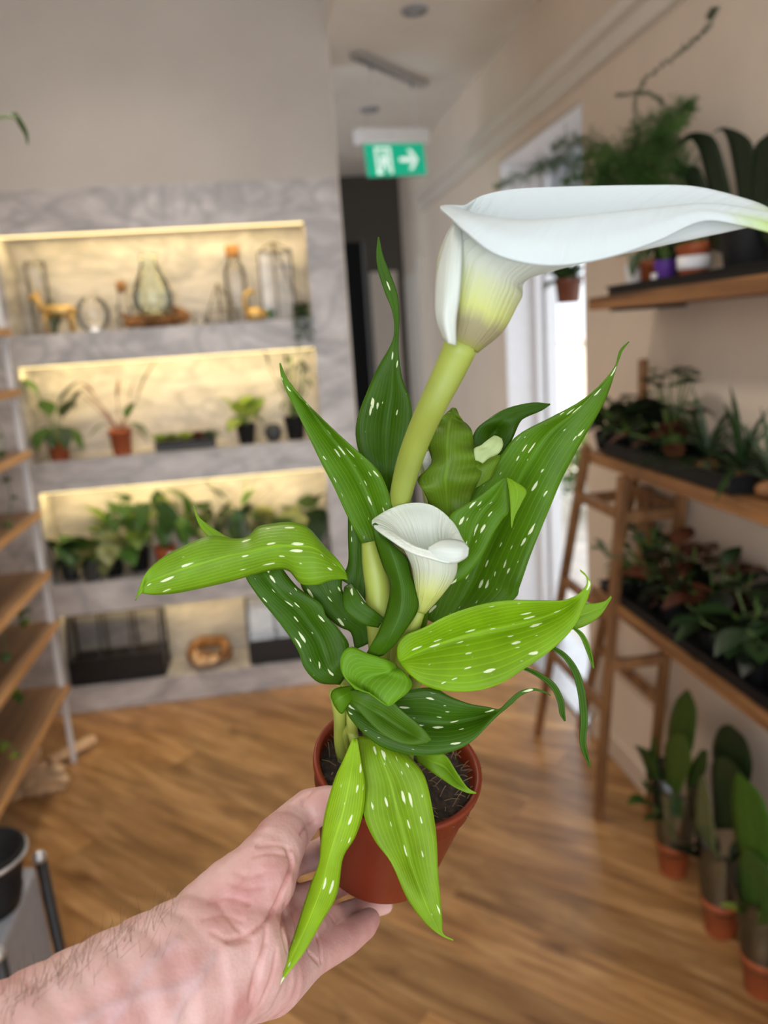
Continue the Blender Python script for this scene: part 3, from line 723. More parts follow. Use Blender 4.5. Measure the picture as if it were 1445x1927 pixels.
strand([(1030, 1214), (1060, 1232), (1082, 1262), (1094, 1303), (1099, 1354), (1097, 1400), (1111, 1444)], 5.5, .445)
strand([(980, 1255), (1010, 1268), (1040, 1290), (1055, 1320), (1058, 1342), (1063, 1357)], 4.5, .448)
strand([(1078, 1180), (1095, 1196), (1107, 1222), (1117, 1258)], 3.5, .447, MD)
leaf([(640, 1290, 645, 1300, 650, 1318, .8), (660, 1310, 660, 1330, 655, 1345, .5), (700, 1310, 700, 1345, 680, 1376, 0, .5, 0), (760, 1300, 752, 1350, 717, 1405, 0, .6, -.2), (812, 1294, 800, 1357, 765, 1420, -.2, .6, -.4), (850, 1312, 842, 1360, 812, 1421, -.3, .5, -.6), (885, 1325, 880, 1353, 855, 1413, -.4, .3, -.7), (918, 1331, 912, 1345, 892, 1392, -.6, 0, -.8), (940, 1334, 938, 1338, 930, 1352, -.8), (955, 1320, 958, 1322, 962, 1325, -.9), (975, 1302, 977, 1305, 980, 1309, -1), (1000, 1295, 1001, 1297, 1002, 1300, -1), (1020, 1299, 1020, 1300, 1020, 1302, -1), (1036, 1308, 1036, 1308, 1036, 1309, -1)], calla, DK, .462, n=50, cols=13)
leaf([(640, 1300, 645, 1308, 650, 1316, .6), (690, 1298, 680, 1325, 668, 1330, 0), (728, 1308, 712, 1343, 692, 1356, 0, .4, 0), (752, 1333, 742, 1362, 720, 1382, -.2, .3, -.2), (780, 1357, 768, 1378, 750, 1397, -.3, .2, -.3), (800, 1375, 790, 1390, 778, 1402, -.4), (812, 1392, 808, 1395, 803, 1398, -.4)], calla, (.062, .15, .004), .45, 'calla_plain', n=34)
leaf([(745, 1250, 748, 1256, 752, 1258, 1), (725, 1240, 735, 1262, 762, 1266, .3), (690, 1229, 715, 1268, 775, 1285, 0, .4, 0), (660, 1217, 692, 1275, 768, 1302, -.2, .3, -.3), (642, 1235, 680, 1285, 748, 1318, -.3, .2, -.4), (644, 1268, 682, 1298, 735, 1328, -.4, .2, -.5), (668, 1297, 695, 1304, 727, 1328, -.6)], calla, (.13, .30, .008), .448, 'calla_plain', n=34, cols=13)
leaf([(665, 1290, 668, 1300, 670, 1310, .4), (632, 1296, 645, 1310, 655, 1328, 0, -.4, 0), (623, 1308, 632, 1320, 645, 1342, 0, -.4, 0), (628, 1325, 632, 1332, 638, 1340)], calla, MD, .452, 'calla_plain')
leaf([(770, 1405, 780, 1415, 785, 1432, 1), (815, 1418, 812, 1432, 806, 1448, .3), (838, 1421, 838, 1444, 833, 1467, 0, .4, 0), (860, 1455, 858, 1468, 856, 1482, -.4, 0, -.4), (880, 1482, 880, 1486, 880, 1492, -.6), (896, 1492, 896, 1492, 896, 1493, -.6)], calla, BR, .478, 'calla_plain', n=30)
leaf([(675, 1385, 705, 1390, 745, 1395, 2, 1.5, 2), (679, 1430, 716, 1425, 775, 1428, .8, .8, .8), (685, 1480, 734, 1472, 800, 1464, .3, .6, .2), (684, 1530, 747, 1525, 815, 1530, -.2, .4, -.2), (704, 1580, 761, 1577, 822, 1585, -.6, 0, -.6), (736, 1624, 775, 1632, 824, 1640, -.9, -.3, -.9), (766, 1690, 797, 1691, 829, 1695, -1), (800, 1736, 815, 1730, 832, 1732, -1), (828, 1759, 831, 1757, 834, 1757, -1), (853, 1770, 853, 1769, 853, 1768, -1)], calla, (.20, .35, .010), .458, n=48, cols=15)
leaf([(664, 1388, 668, 1392, 672, 1390, .6), (648, 1426, 664, 1428, 680, 1436, .2), (630, 1466, 658, 1468, 687, 1478, 0, -.4, 0), (612, 1530, 645, 1530, 683, 1528, 0, -.5, 0), (604, 1585, 630, 1580, 668, 1575, -.3, -.8, -.3), (600, 1625, 618, 1620, 645, 1615, -.6, -1, -.6), (583, 1670, 605, 1670, 634, 1682, -1.2, -1.6, -1.2), (560, 1742, 580, 1735, 605, 1735, -2.2, -2.5, -2.2), (540, 1802, 553, 1795, 570, 1795, -3.2), (529, 1840, 533, 1835, 540, 1834, -3.8), (520, 1862, 521, 1862, 522, 1862, -4)], calla, LM, .455, 'calla', n=48, cols=13)

def loft(name, levels, mat, parent, nu=96, nv=40):
    """levels: rings of (x,y,d), same count, base to margin; closed in u"""
    A = np.array([crom(l, nu, True) for l in levels])
    B = np.stack([crom(A[:, j], nv) for j in range(nu)], 1)
    pts = [[tuple(H(*p)) for p in row] for row in B]
    return sheet(name, pts, M[mat], parent, closed=True, thick=0.0011)
def ring(c, a, e1, d, b, angs, yb=0):
    out = []
    for g in angs:
        t = math.radians(g)
        out.append((c[0] + a * math.cos(t) * e1[0], c[1] + a * math.cos(t) * e1[1] - yb * math.sin(t), d + b * math.sin(t)))
    return out
# the large flower
ANG = [180, 200, 220, 240, 265, 290, 310, 325, 338, 350, 360, 370, 380, 392, 410, 440, 475, 505, 525]
MARG = [(829, 390, .388), (848, 410, .365), (878, 438, .355), (930, 477, .35), (1000, 497, .35), (1070, 498, .35), (1150, 483, .352), (1240, 452, .355), (1322, 416, .36), (1400, 425, .362), (1470, 440, .364),
        (1450, 396, .374), (1385, 370, .383), (1300, 351, .39), (1200, 349, .395), (1080, 351, .40), (970, 356, .405), (905, 369, .405), (876, 386, .40)]
THR = [(868, 402, .388), (892, 408, .375), (930, 413, .366), (985, 416, .362), (1040, 414, .36), (1095, 408, .362), (1150, 403, .364), (1225, 396, .367), (1300, 392, .37), (1370, 400, .371), (1430, 420, .371)]
e1 = (.92, .39)
r0 = ring((868, 650), 32, e1, .400, .008, ANG); r1 = ring((884, 596), 66, e1, .397, .016, ANG); r2 = ring((902, 528), 84, e1, .394, .021, ANG); r3 = ring((926, 480), 92, e1, .391, .023, ANG)
thr = THR + [tuple(np.array(r3[i]) * .45 + np.array(MARG[i]) * .55) for i in range(11, 19)]
MARG = [(x, y, d) for x, y, d in MARG]
mid = [tuple(np.array(thr[i]) * .5 + np.array(MARG[i]) * .5 + np.array([0, -6 if i < 11 else 0, -.003 if i < 11 else 0])) for i in range(19)]
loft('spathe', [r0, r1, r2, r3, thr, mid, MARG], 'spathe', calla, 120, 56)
# overlapping margin of the large flower's funnel
leaf([(835, 640, 845, 646, 858, 650, .3, -.3, 0), (820, 600, 836, 602, 858, 606, .2, -.6, -.4), (818, 560, 838, 560, 864, 560, .2, -.8, -.8), (823, 505, 842, 505, 868, 510, .2, -.8, -1), (838, 455, 850, 455, 870, 458, .1, -.6, -.8), (855, 420, 860, 418, 868, 420, 0)], calla, (.70, .72, .60), .380, 'spathe_plain', name='spathe_overlap')
# the small open flower
ANG2 = [180, 205, 235, 265, 290, 310, 335, 355, 375, 400, 430, 460, 490, 520]
MARG2 = [(701, 988, .446), (736, 1016, .43), (775, 1040, .423), (814, 1052, .42), (841, 1059, .42), (862, 1057, .422), (879, 1047, .428), (881, 1033, .433), (870, 1014, .44), (852, 982, .452), (821, 955, .462), (787, 947, .466), (748, 953, .466), (710, 973, .46)]
e2 = (.97, .2)
q0 = ring((790, 1152), 9, e2, .452, .004, ANG2); q1 = ring((806, 1112), 26, e2, .448, .009, ANG2, 4); q2 = ring((816, 1070), 42, e2, .444, .013, ANG2, 6)
q3 = [tuple(np.array(a) * .62 + np.array(b) * .38) for a, b in zip(ring((808, 1026), 38, e2, .440, .013, ANG2, 8), MARG2)]
q4 = [tuple(np.array(a) * .3 + np.array(b) * .7 + np.array([0, -5, .001])) for a, b in zip(q3, MARG2)]
loft('spathe', [q0, q1, q2, q3, q4, MARG2], 'spathe2', calla, 96, 48)
leaf([(806, 1031, 806, 1034, 806, 1037, 0), (829, 1017, 825, 1032, 818, 1049, .1, -.4, -.2), (852, 1015, 848, 1034, 842, 1060, .1, -.6, -.3), (872, 1020, 868, 1035, 862, 1058, .1, -.5, -.3), (882, 1032, 881, 1038, 880, 1046, 0)], calla, (.80, .83, .78), .424, 'spathe_plain', name='spathe_overlap')

# ------------------------------------------------------------------ the hand
def skin_mat():
    m, nt, b = newmat('skin'); T = NT(nt)
    tc = T.n('ShaderNodeTexCoord')
    n1 = T.n('ShaderNodeTexNoise', i_Scale=38.0, i_Detail=5.0); T.l(tc.outputs['Object'], n1.inputs[0])
    n2 = T.n('ShaderNodeTexNoise', i_Scale=210.0, i_Detail=3.0); T.l(tc.outputs['Object'], n2.inputs[0])
    c = T.ramp(n1.outputs[0], [(0.3, (0.40, 0.185, 0.170)), (0.5, (0.49, 0.285, 0.26)), (0.72, (0.56, 0.37, 0.34))])
    c = T.mix(T.math('MULTIPLY', T.math('SUBTRACT', n2.outputs[0], 0.5, clamp=True), 0.8), c, (0.50, 0.22, 0.19))
    av = T.n('ShaderNodeAttribute', attribute_name='vein'); ac = T.n('ShaderNodeAttribute', attribute_name='crease')
    c = T.mix(T.math('MULTIPLY', av.outputs['Fac'], 0.38), c, (0.40, 0.31, 0.33))
    c = T.mix(T.math('MULTIPLY', ac.outputs['Fac'], 0.40), c, (0.42, 0.14, 0.11))
    T.l(c, b.inputs['Base Color'])
    b.inputs['Roughness'].default_value = 0.48
    b.inputs['Subsurface Weight'].default_value = 0.25; b.inputs['Subsurface Radius'].default_value = (0.006, 0.002, 0.001); b.inputs['Subsurface Scale'].default_value = 0.6
    vo = T.n('ShaderNodeTexVoronoi', i_Scale=620.0); T.l(tc.outputs['Object'], vo.inputs['Vector'])
    T.bump(T.math('ADD', T.math('MULTIPLY', vo.outputs['Distance'], 0.5), n2.outputs[0]), 0.22, 0.0009, b)
    return m
M['skin'] = skin_mat()
FLAT = Matrix.Identity(3)
def chain(mb, pts, flat=1.0, step=0.35):
    """swell a string of closed balls and tapered tubes along the joints; flat squashes them along the view axis"""
    q = [(H(x, y, d), r / FPX * d * K) for x, y, d, r in pts]
    for p, r in q:
        mb.ell(p, r, r, r, 16, 10, Matrix((RT, FW * 1, UP)).transposed().to_4x4() @ Matrix.Diagonal((1, flat, 1, 1)))
    for (a, ra), (b, rb) in zip(q, q[1:]):
        n = max(2, int((b - a).length / (min(ra, rb) * step)))
        for i in range(1, n):
            t = i / n; p = a.lerp(b, t); r = ra + (rb - ra) * t
            mb.ell(p, r, r, r, 16, 10, Matrix((RT, FW * 1, UP)).transposed().to_4x4() @ Matrix.Diagonal((1, flat, 1, 1)))
hb = MB()
chain(hb, [(-330, 2215, .31, 190), (-60, 2062, .34, 172), (100, 1972, .365, 156), (300, 1862, .40, 143), (412, 1800, .425, 134)], .8)
chain(hb, [(400, 1770, .43, 105), (478, 1722, .465, 64), (514, 1655, .503, 33)], .8)                       # palm, index
chain(hb, [(410, 1790, .43, 105), (492, 1752, .47, 64), (534, 1706, .503, 34)], .8)
chain(hb, [(415, 1805, .425, 105), (510, 1785, .46, 64), (582, 1750, .495, 36)], .8)
chain(hb, [(425, 1820, .425, 110), (500, 1835, .445, 78), (565, 1812, .468, 44), (592, 1797, .48, 36)], .8)  # palm, little finger side
chain(hb, [(398, 1738, .43, 84), (445, 1695, .435, 82), (487, 1655, .442, 72), (515, 1605, .455, 56), (530, 1580, .465, 50)], .95)     # ball of the thumb
chain(hb, [(526, 1584, .467, 51), (552, 1553, .482, 43), (582, 1522, .492, 37), (615, 1514, .487, 35), (645, 1512, .480, 31)])          # thumb
chain(hb, [(516, 1645, .505, 32), (556, 1622, .540, 27), (600, 1607, .566, 27), (650, 1578, .590, 26), (690, 1550, .602, 24)])                                 # index
chain(hb, [(538, 1706, .505, 33), (580, 1688, .53, 28), (640, 1665, .567, 22), (690, 1650, .597, 23), (730, 1638, .615, 22)])                                # middle
chain(hb, [(584, 1752, .495, 32), (604, 1744, .507, 27), (650, 1720, .540, 23), (700, 1704, .563, 22), (724, 1704, .570, 16)])                                # ring
chain(hb, [(594, 1797, .48, 35), (650, 1768, .507, 30), (684, 1742, .526, 26), (694, 1731, .532, 22)])                                   # little
raw = link('hand_raw', hb.mesh('hand_raw'), None)
rm = raw.modifiers.new('rm', 'REMESH'); rm.mode = 'VOXEL'; rm.voxel_size = 0.00105; rm.use_smooth_shade = True
sm = raw.modifiers.new('sm', 'SMOOTH'); sm.factor = 0.6; sm.iterations = 8
dg = bpy.context.evaluated_depsgraph_get()
hm = bpy.data.meshes.new_from_object(raw.evaluated_get(dg))
bpy.data.objects.remove(raw)
nv = len(hm.vertices)
co = np.zeros(nv * 3); hm.vertices.foreach_get('co', co); co = co.reshape(-1, 3)
no = np.zeros(nv * 3); hm.vertices.foreach_get('normal', no); no = no.reshape(-1, 3)
bvh = BVHTree.FromPolygons([tuple(c) for c in co], [tuple(p.vertices) for p in hm.polygons])
def cast(x, y):
    h = bvh.ray_cast(CAM, ray(x, y).normalized())
    return h[0], h[1]
def trace(pl, n):
    out = []
    for x, y in crom(pl, n):
        h = cast(x, y)[0]
        if h is not None: out.append(tuple(h))
    return np.array(out).reshape(-1, 3)
def fall(pts, w):
    if len(pts) == 0: return np.zeros(nv)
    best = np.full(nv, 9.0)
    for i in range(0, len(pts), 40):
        d = np.sqrt(((co[:, None] - pts[None, i:i + 40]) ** 2).sum(2)).min(1); best = np.minimum(best, d)
    return np.exp(-(best / w) ** 2)
CREASE = [([(541, 1598), (549, 1625), (536, 1665), (510, 1720), (470, 1758), (430, 1770)], .0011, .0012), ([(548, 1598), (520, 1590), (485, 1592)], .0008, .0005), ([(545, 1612), (505, 1606), (478, 1612)], .0008, .0005),
          ([(470, 1700), (430, 1690), (395, 1700)], .0009, .0004), ([(455, 1735), (420, 1722), (385, 1730)], .0009, .0004), ([(585, 1492), (574, 1503), (570, 1516)], .0008, .0005), ([(592, 1545), (580, 1552), (566, 1570)], .0009, .0006),
          ([(536, 1700), (530, 1740), (540, 1790)], .0009, .0006), ([(570, 1760), (580, 1790), (600, 1812)], .0009, .0007), ([(400, 1755), (440, 1775), (470, 1765)], .0009, .0005), ([(500, 1775), (480, 1830), (470, 1880)], .0010, .0006), ([(520, 1790), (510, 1840), (490, 1890)], .0009, .0004),
          ([(470, 1640), (450, 1665), (440, 1690)], .0008, .0003), ([(410, 1700), (440, 1740), (470, 1770)], .0009, .0004), ([(548, 1715), (556, 1745), (552, 1790), (535, 1830)], .0009, .0006), ([(596, 1762), (602, 1785), (604, 1808)], .0009, .0007), ([(620, 1722), (632, 1738)], .0008, .0005), ([(500, 1740), (497, 1790), (480, 1850)], .0009, .0005), ([(440, 1640), (470, 1650), (500, 1640)], .0009, .00025), ([(430, 1660), (465, 1672), (500, 1668)], .0009, .00025)]
VEIN = [([(210, 1920), (240, 1880), (260, 1845), (290, 1805), (330, 1770)], .0022, .0008), ([(330, 1915), (350, 1875), (375, 1840), (400, 1800)], .0022, .0007), ([(150, 1925), (240, 1880), (330, 1860), (380, 1830)], .002, .0005)]
vein = np.zeros(nv); crease = np.zeros(nv)
for pl, w, dep in CREASE:
    f = fall(trace(pl, 60), w); co -= no * (f * dep * 1.5)[:, None]; crease = np.maximum(crease, f * min(1, dep / .0008))
for pl, w, dep in VEIN:
    f = fall(trace(pl, 60), w); co += no * (f * dep)[:, None]; vein = np.maximum(vein, f)
hm.vertices.foreach_set('co', co.ravel())
for nm, arr in (('vein', vein), ('crease', crease)):
    at = hm.attributes.new(nm, 'FLOAT', 'POINT'); at.data.foreach_set('value', arr.astype(np.float32))
hm.update()
person = link('person', hm, M['skin'], None, True)
tag(person, 'bare forearm and hand reaching in from lower left, gripping the flowerpot', 'person')
mb = MB(); rh = random.Random(21)
for _ in range(170):
    t = rh.random(); x = -10 + 340 * t + rh.gauss(0, 14); y = 1880 - 190 * t + abs(rh.gauss(0, 26)) + 4
    h, nn = cast(x, y)
    if h is None: continue
    d1 = (RT * rh.uniform(-.2, .8) + UP * rh.uniform(.2, 1.0) + nn * rh.uniform(.25, .6)).normalized() * rh.uniform(.006, .012)
    bend = RT * rh.uniform(-.003, .003)
    mb.tube([h, h + d1 * .5 + bend * .4, h + d1 + bend], [.00007, .00006, .00002], 3)
hr = mb.build('arm_hair', plain('dark_hair', (0.10, 0.05, 0.03), 0.6), person); hr['kind'] = 'stuff'

# ================================================================== SHELVES, PLANTS AND ORNAMENTS AROUND THE ROOM
# warm LED tape under the top of every niche
for i, (z0, z1) in enumerate(NICHE):
    lab = ['upper niche with the glass bottles', 'second niche with the terracotta pots', 'third niche full of leafy plants', 'lowest niche with the black terrariums'][i]
    t = thing('led_strip', 'warm LED strip along the top of the ' + lab, 'light', (NX0, YB + .02, z1), 'LED strips in the marble niches')
    y0 = YB + (.003, .02, .03, .05)[i]
    soften(MB().box(NX0 + .004, NX1 - .004, y0, y0 + .024, z1 - .004, z1 - .001).build('channel', M['steel'], t), .001)
    MB().box(NX0 + .006, NX1 - .006, y0 + .001, y0 + .022, z1 - .0085, z1 - .0045).build('tape', M['led'], t)
    # the tape's own light, angled at the back of the niche
    o = area('led_strip_light', ((NX0 + NX1) / 2, y0 + .026, z1 - .012), ((NX0 + NX1) / 2, y0 + .026 + .8, z1 - .012 - .85), 1.14, .012, (2.7, 3.0, 3.0, 1.5)[i], (1.0, 0.74, 0.30))

LMC = {}
def leafmesh(kind):
    if kind in LMC: return LMC[kind]
    wf = {'ovate': [.06, .34, .48, .42, .26, .02], 'lance': [.04, .14, .19, .17, .10, .01], 'heart': [.20, .50, .52, .40, .22, .01], 'strap': [.05, .07, .075, .07, .05, .005], 'round': [.12, .44, .52, .48, .32, .06], 'paddle': [.04, .16, .26, .30, .22, .02]}[kind]
    bend = {'ovate': .16, 'lance': .2, 'heart': .22, 'strap': .45, 'round': .10, 'paddle': .10}[kind]
    g = []
    for i, w in enumerate(wf):
        t = i / (len(wf) - 1); z = -bend * t * t
        g.append([(-w, t, z + w * .22), (0, t, z), (w, t, z + w * .22)])
    me = MB().grid(g).mesh('leaf_' + kind); me.polygons.foreach_set('use_smooth', [True] * len(me.polygons))
    LMC[kind] = me
    return me
LMM = {}
def put_leaf(parent, base, az, el, length, wid, kind, mat, roll=0):
    key = (kind, mat)
    if key not in LMM:
        me = leafmesh(kind).copy(); me.materials.append(M[mat]); LMM[key] = me
    Mx = Matrix.Translation(base) @ Matrix.Rotation(math.radians(az - 90), 4, 'Z') @ Matrix.Rotation(math.radians(el), 4, 'X') @ Matrix.Rotation(math.radians(roll), 4, 'Y') @ Matrix.Diagonal((length * wid, length, length, 1))
    return link('leaf', LMM[key], None, parent, matrix=Mx)
def potprof(r, h, rim=True):
    if rim: return [(0, 0), (r * .74, 0), (r * .76, h * .02), (r * .90, h * .80), (r * .98, h * .81), (r, h), (r * .92, h), (r * .90, h * .86), (0, h * .86)]
    return [(0, 0), (r * .70, 0), (r * .74, h * .04), (r * .98, h * .97), (r, h), (r * .93, h), (r * .90, h * .88), (0, h * .88)]
def mkpot(parent, b, r, h, mat, rim=True, n=20):
    MB().lathe(potprof(r, h, rim), n, Matrix.Translation(b)).build('pot', M[mat], parent, True)
    MB().lathe([(0, h * .90), (r * .55, h * .905), (r * .905, h * .885)][::-1], 14, Matrix.Translation(b)).build('soil', M['soil'], parent)
def plant(name, label, b, r, h, pmat, leaves, group=None, rim=True, cat='plant', stem='stem'):
    """leaves: (azimuth, elevation of stalk, stalk length, leaf elevation, leaf length, width factor, kind, material)"""
    b = Vector(b); t = thing(name, label, cat, b, group)
    mkpot(t, b, r, h, pmat, rim)
    top = b + Vector((0, 0, h * .9))
    q = random.Random(int(abs(b.x) * 1e4))
    for az, se, sl, le, ll, wf, kind, mt in leaves:
        if b.y > YB: sl *= 1.1; ll *= 1.25; le = le + (38 if le > 0 else -28)
        for _ in range(6):
            a = math.radians(az); rr_ = math.cos(math.radians(se)) * sl + math.cos(math.radians(le)) * ll
            if b.y > YB and b.y + math.sin(a) * rr_ > YB + ND - .008: az = -az + q.uniform(-30, 30)
            elif b.x > .8 and b.x + math.cos(a) * rr_ > XR - .01: az = 180 - az + q.uniform(-30, 30)
            else: break
        a = math.radians(az); e = math.radians(se)
        d = Vector((math.cos(a) * math.cos(e), math.sin(a) * math.cos(e), math.sin(e)))
        tip = top + d * sl
        if sl > .03: MB().tube([top, top + d * sl * .5 + Vector((0, 0, sl * .04)), tip], [.003, .0025, .002], 5).build('stalk', M[stem], t)
        put_leaf(t, tip, az, le, ll, wf, kind, mt)
    return t
def fan(seed, n, se=(35, 80), sl=(.04, .12), le=(-20, 40), ll=(.05, .09), wf=1.0, kind='ovate', mats=('lf',)):
    q = random.Random(seed)
    return [((360 / n) * i + q.uniform(-25, 25), q.uniform(*se), q.uniform(*sl), q.uniform(*le), q.uniform(*ll), wf, kind, q.choice(mats)) for i in range(n)]
def nb(x, y, i, dy=.12):
    """a spot on the floor of niche i under pixel column x"""
    p = on(x, y, 1, YB + dy); return Vector((p.x, YB + dy, NICHE[i][0]))

# ------------------------------------------------------------------ niche 1: glass and ornaments
def vessel(name, label, b, prof, mat='glass', cat='bottle', cork=None, group=None, n=24):
    t = thing(name, label, cat, b, group)
    inner = [(max(0, r - .002), z + .0) for r, z in prof]
    MB().lathe(prof, n, Matrix.Translation(b)).build('glass_body', M[mat], t, True)
    if cork:
        r, z0, z1 = cork
        MB().lathe([(0, z0), (r * .85, z0), (r, z1 - .004), (r * .95, z1), (0, z1)], 16, Matrix.Translation(b)).build('cork', M['cork'], t, True)
    return t
b = nb(80, 600, 0, .17)
vessel('glass_vase', 'tall clear glass cylinder vase behind the golden deer', b, [(0, .002), (.036, .0), (.040, .006), (.040, .24), (.042, .28), (.038, .29), (.036, .283)], cat='vase')
b = nb(176, 600, 0, .12)
t = vessel('glass_globe', 'round clear glass globe right of the golden deer', b, [(0, 0), (.03, .002), (.058, .03), (.070, .07), (.058, .112), (.036, .130), (.030, .136), (.034, .142)], cat='globe')
b = nb(236, 600, 0, .13)
vessel('corked_bottle', 'small slim glass bottle with cork stopper beside the teardrop vase', b, [(0, 0), (.026, .0), (.030, .01), (.030, .085), (.018, .115), (.016, .16), (.019, .165)], cork=(.021, .15, .192))
bw = nb(295, 605, 0, .11)
t = thing('driftwood_log', 'brown driftwood base under the teardrop glass vase', 'driftwood', bw)
rk = random.Random(4); mb = MB()
for k in range(9):
    c = bw + Vector((-.10 + .2 * k / 8, rk.uniform(-.02, .03), .026 + rk.uniform(0, .012)))
    mb.ell(c, rk.uniform(.03, .045), rk.uniform(.025, .035), rk.uniform(.02, .028), 10, 6, Matrix.Rotation(rk.uniform(-.5, .5), 4, 'Y'))
mb.ell(bw + Vector((-.115, 0, .05)), .03, .014, .012, 8, 6, Matrix.Rotation(.6, 4, 'Y')); mb.ell(bw + Vector((.10, 0, .055)), .045, .02, .018, 8, 6, Matrix.Rotation(.5, 4, 'Y'))
mb.build('wood', M['bark'], t, True)
b = bw + Vector((-.005, .005, .052))
vessel('teardrop_vase', 'large teardrop glass vase standing on driftwood in upper niche', b, [(0, 0), (.05, .002), (.080, .03), (.082, .075), (.066, .125), (.044, .165), (.033, .20), (.030, .235), (.034, .245)], 'gglass', cat='vase')
b = nb(376, 600, 0, .13)
vessel('glass_votive', 'small clear glass votive between driftwood and geometric terrarium', b, [(0, 0), (.022, .0), (.026, .01), (.020, .04), (.026, .06)], cat='glass')
b = nb(450, 600, 0, .17)
vessel('corked_bottle', 'tall glass apothecary bottle with large cork behind geometric terrarium', b, [(0, 0), (.04, .0), (.045, .01), (.045, .20), (.04, .225), (.022, .245), (.020, .275), (.026, .28)], cork=(.030, .265, .312))
def wireframe(t, pts, edges, r, panes=()):
    for a, c in edges: MB().tube([pts[a], pts[c]], r, 6).build('wire_edge', M['wire'], t)
    for p in panes:
        m_ = MB(); m_.v = [Vector(pts[i]) for i in p]; m_.f = [list(range(len(p)))]
        solid(m_.build('pane', M['pane'], t), .001)
b = nb(415, 600, 0, .10)
t = thing('geometric_terrarium', 'small pointed wire-framed glass terrarium right of the driftwood', 'terrarium', b)
pts = [b + Vector(v) for v in ((-.05, -.03, .002), (.05, -.03, .002), (.065, .03, .002), (0, .05, .002), (-.06, .03, .002), (-.045, -.02, .05), (.075, -.01, .045), (0, .01, .16), (.01, -.045, .055))]
wireframe(t, pts, [(0, 1), (1, 2), (2, 3), (3, 4), (4, 0), (0, 5), (5, 7), (1, 8), (8, 7), (2, 6), (6, 7), (3, 7), (5, 8), (8, 6), (4, 5)], .0028, [(0, 5, 8, 1)])
b = nb(526, 590, 0, .12)
t = thing('geometric_terrarium', 'tall black wire-framed glass terrarium at right end of upper niche', 'terrarium', b)
hx, hy, hz = .066, .05, .27
pts = [b + Vector((sx * hx, sy * hy, z)) for z in (.002, hz) for sx, sy in ((-1, -1), (1, -1), (1, 1), (-1, 1))] + [b + Vector((-.005, -hy, .002)), b + Vector((-.005, -hy - .002, hz + .035)), b + Vector((hx, -hy, .10))]
wireframe(t, pts, [(0, 1), (1, 2), (2, 3), (3, 0), (4, 5), (5, 6), (6, 7), (7, 4), (0, 4), (1, 5), (2, 6), (3, 7), (8, 9), (4, 9), (5, 9), (9, 10)], .0032, [(0, 1, 5, 4), (1, 2, 6, 5)])
# golden deer
def animal(name, label, b, legs, chains, ears=()):
    t = thing(name, label, 'figurine', b)
    def tb(pts, nm): MB().tube([b + Vector(p[:3]) for p in pts], [p[3] for p in pts], 10).build(nm, M['gold'], t, True)
    for nm, c in chains: tb(c, nm)
    for l in legs: tb(l, 'leg')
    return t
b = nb(108, 620, 0, .07)
animal('deer_figurine', 'golden deer figurine standing at left of the upper niche', b,
       [[(x, y, .075, .011), (x + dx, y, .045, .008), (x + dx * .4, y, .002, .006)] for x, y, dx in ((-.035, -.014, -.004), (-.028, .014, .008), (.06, -.014, .010), (.055, .014, -.006))],
       [('body', [(-.05, 0, .085, .008), (-.04, 0, .09, .022), (0, 0, .088, .024), (.045, 0, .088, .024), (.07, 0, .09, .016), (.078, 0, .088, .004)]),
        ('neck', [(-.038, 0, .092, .019), (-.055, 0, .125, .013), (-.062, 0, .148, .011)]),
        ('head', [(-.050, 0, .152, .006), (-.062, 0, .153, .013), (-.082, 0, .146, .009), (-.095, 0, .140, .006)]),
        ('ear', [(-.055, -.008, .158, .004), (-.045, -.022, .168, .003)]), ('ear', [(-.055, .008, .158, .004), (-.045, .022, .168, .003)]), ('tail', [(.076, 0, .092, .006), (.088, 0, .075, .003)])])
b = nb(478, 600, 0, .08)
animal('bird_figurine', 'small golden long-necked figurine beside the tall terrarium', b, [],
       [('body', [(-.03, 0, .018, .012), (-.015, 0, .028, .027), (.02, 0, .028, .029), (.05, 0, .026, .018), (.065, 0, .034, .006)]),
        ('neck', [(-.018, 0, .04, .016), (-.034, 0, .075, .010), (-.026, 0, .105, .009), (-.015, 0, .118, .010)]), ('head', [(-.024, 0, .112, .006), (-.012, 0, .120, .012), (.006, 0, .116, .010), (.016, 0, .110, .003)])])
b = nb(508, 600, 0, .09)
t = thing('moss_ball', 'small green moss ball between golden figurine and tall terrarium', 'moss', b)
MB().ell(b + Vector((0, 0, .026)), .028, .026, .027, 14, 10).build('moss', M['lf'], t, True)
b = nb(104, 625, 0, .05)
t = thing('air_plant', 'grey-green air plant in front of the golden deer', 'plant', b, None)
for az, el, l in ((100, 84, .15), (60, 70, .135), (300, 80, .09), (190, 60, .06)):
    put_leaf(t, b + Vector((0, 0, .002)), az, el, l, 1.1, 'strap', 'lfg')
b = nb(566, 598, 0, .05)
t = thing('trailing_plant', 'trailing string plant in dark pot spilling over upper niche edge', 'plant', b)
mkpot(t, b, .032, .05, 'black', False)
q = random.Random(9)
for k in range(8):
    x0 = q.uniform(-.028, .028); L_ = q.uniform(.05, .16); pts = [b + Vector((x0 * .5, -.01, .05)), b + Vector((x0, -.040, .052)), b + Vector((x0 * 1.2, -.058, .01))] + [b + Vector((x0 * 1.2 + q.uniform(-.006, .006), -.060, .01 - L_ * f)) for f in (.3, .6, 1)]
    MB().tube(pts, .0015, 4).build('trailing_stem', M['stem'], t)
    for p in pts[1:]:
        for _ in range(2): put_leaf(t, p, q.uniform(180, 360), q.uniform(-30, 40), q.uniform(.016, .026), 1, 'round', 'lfg')

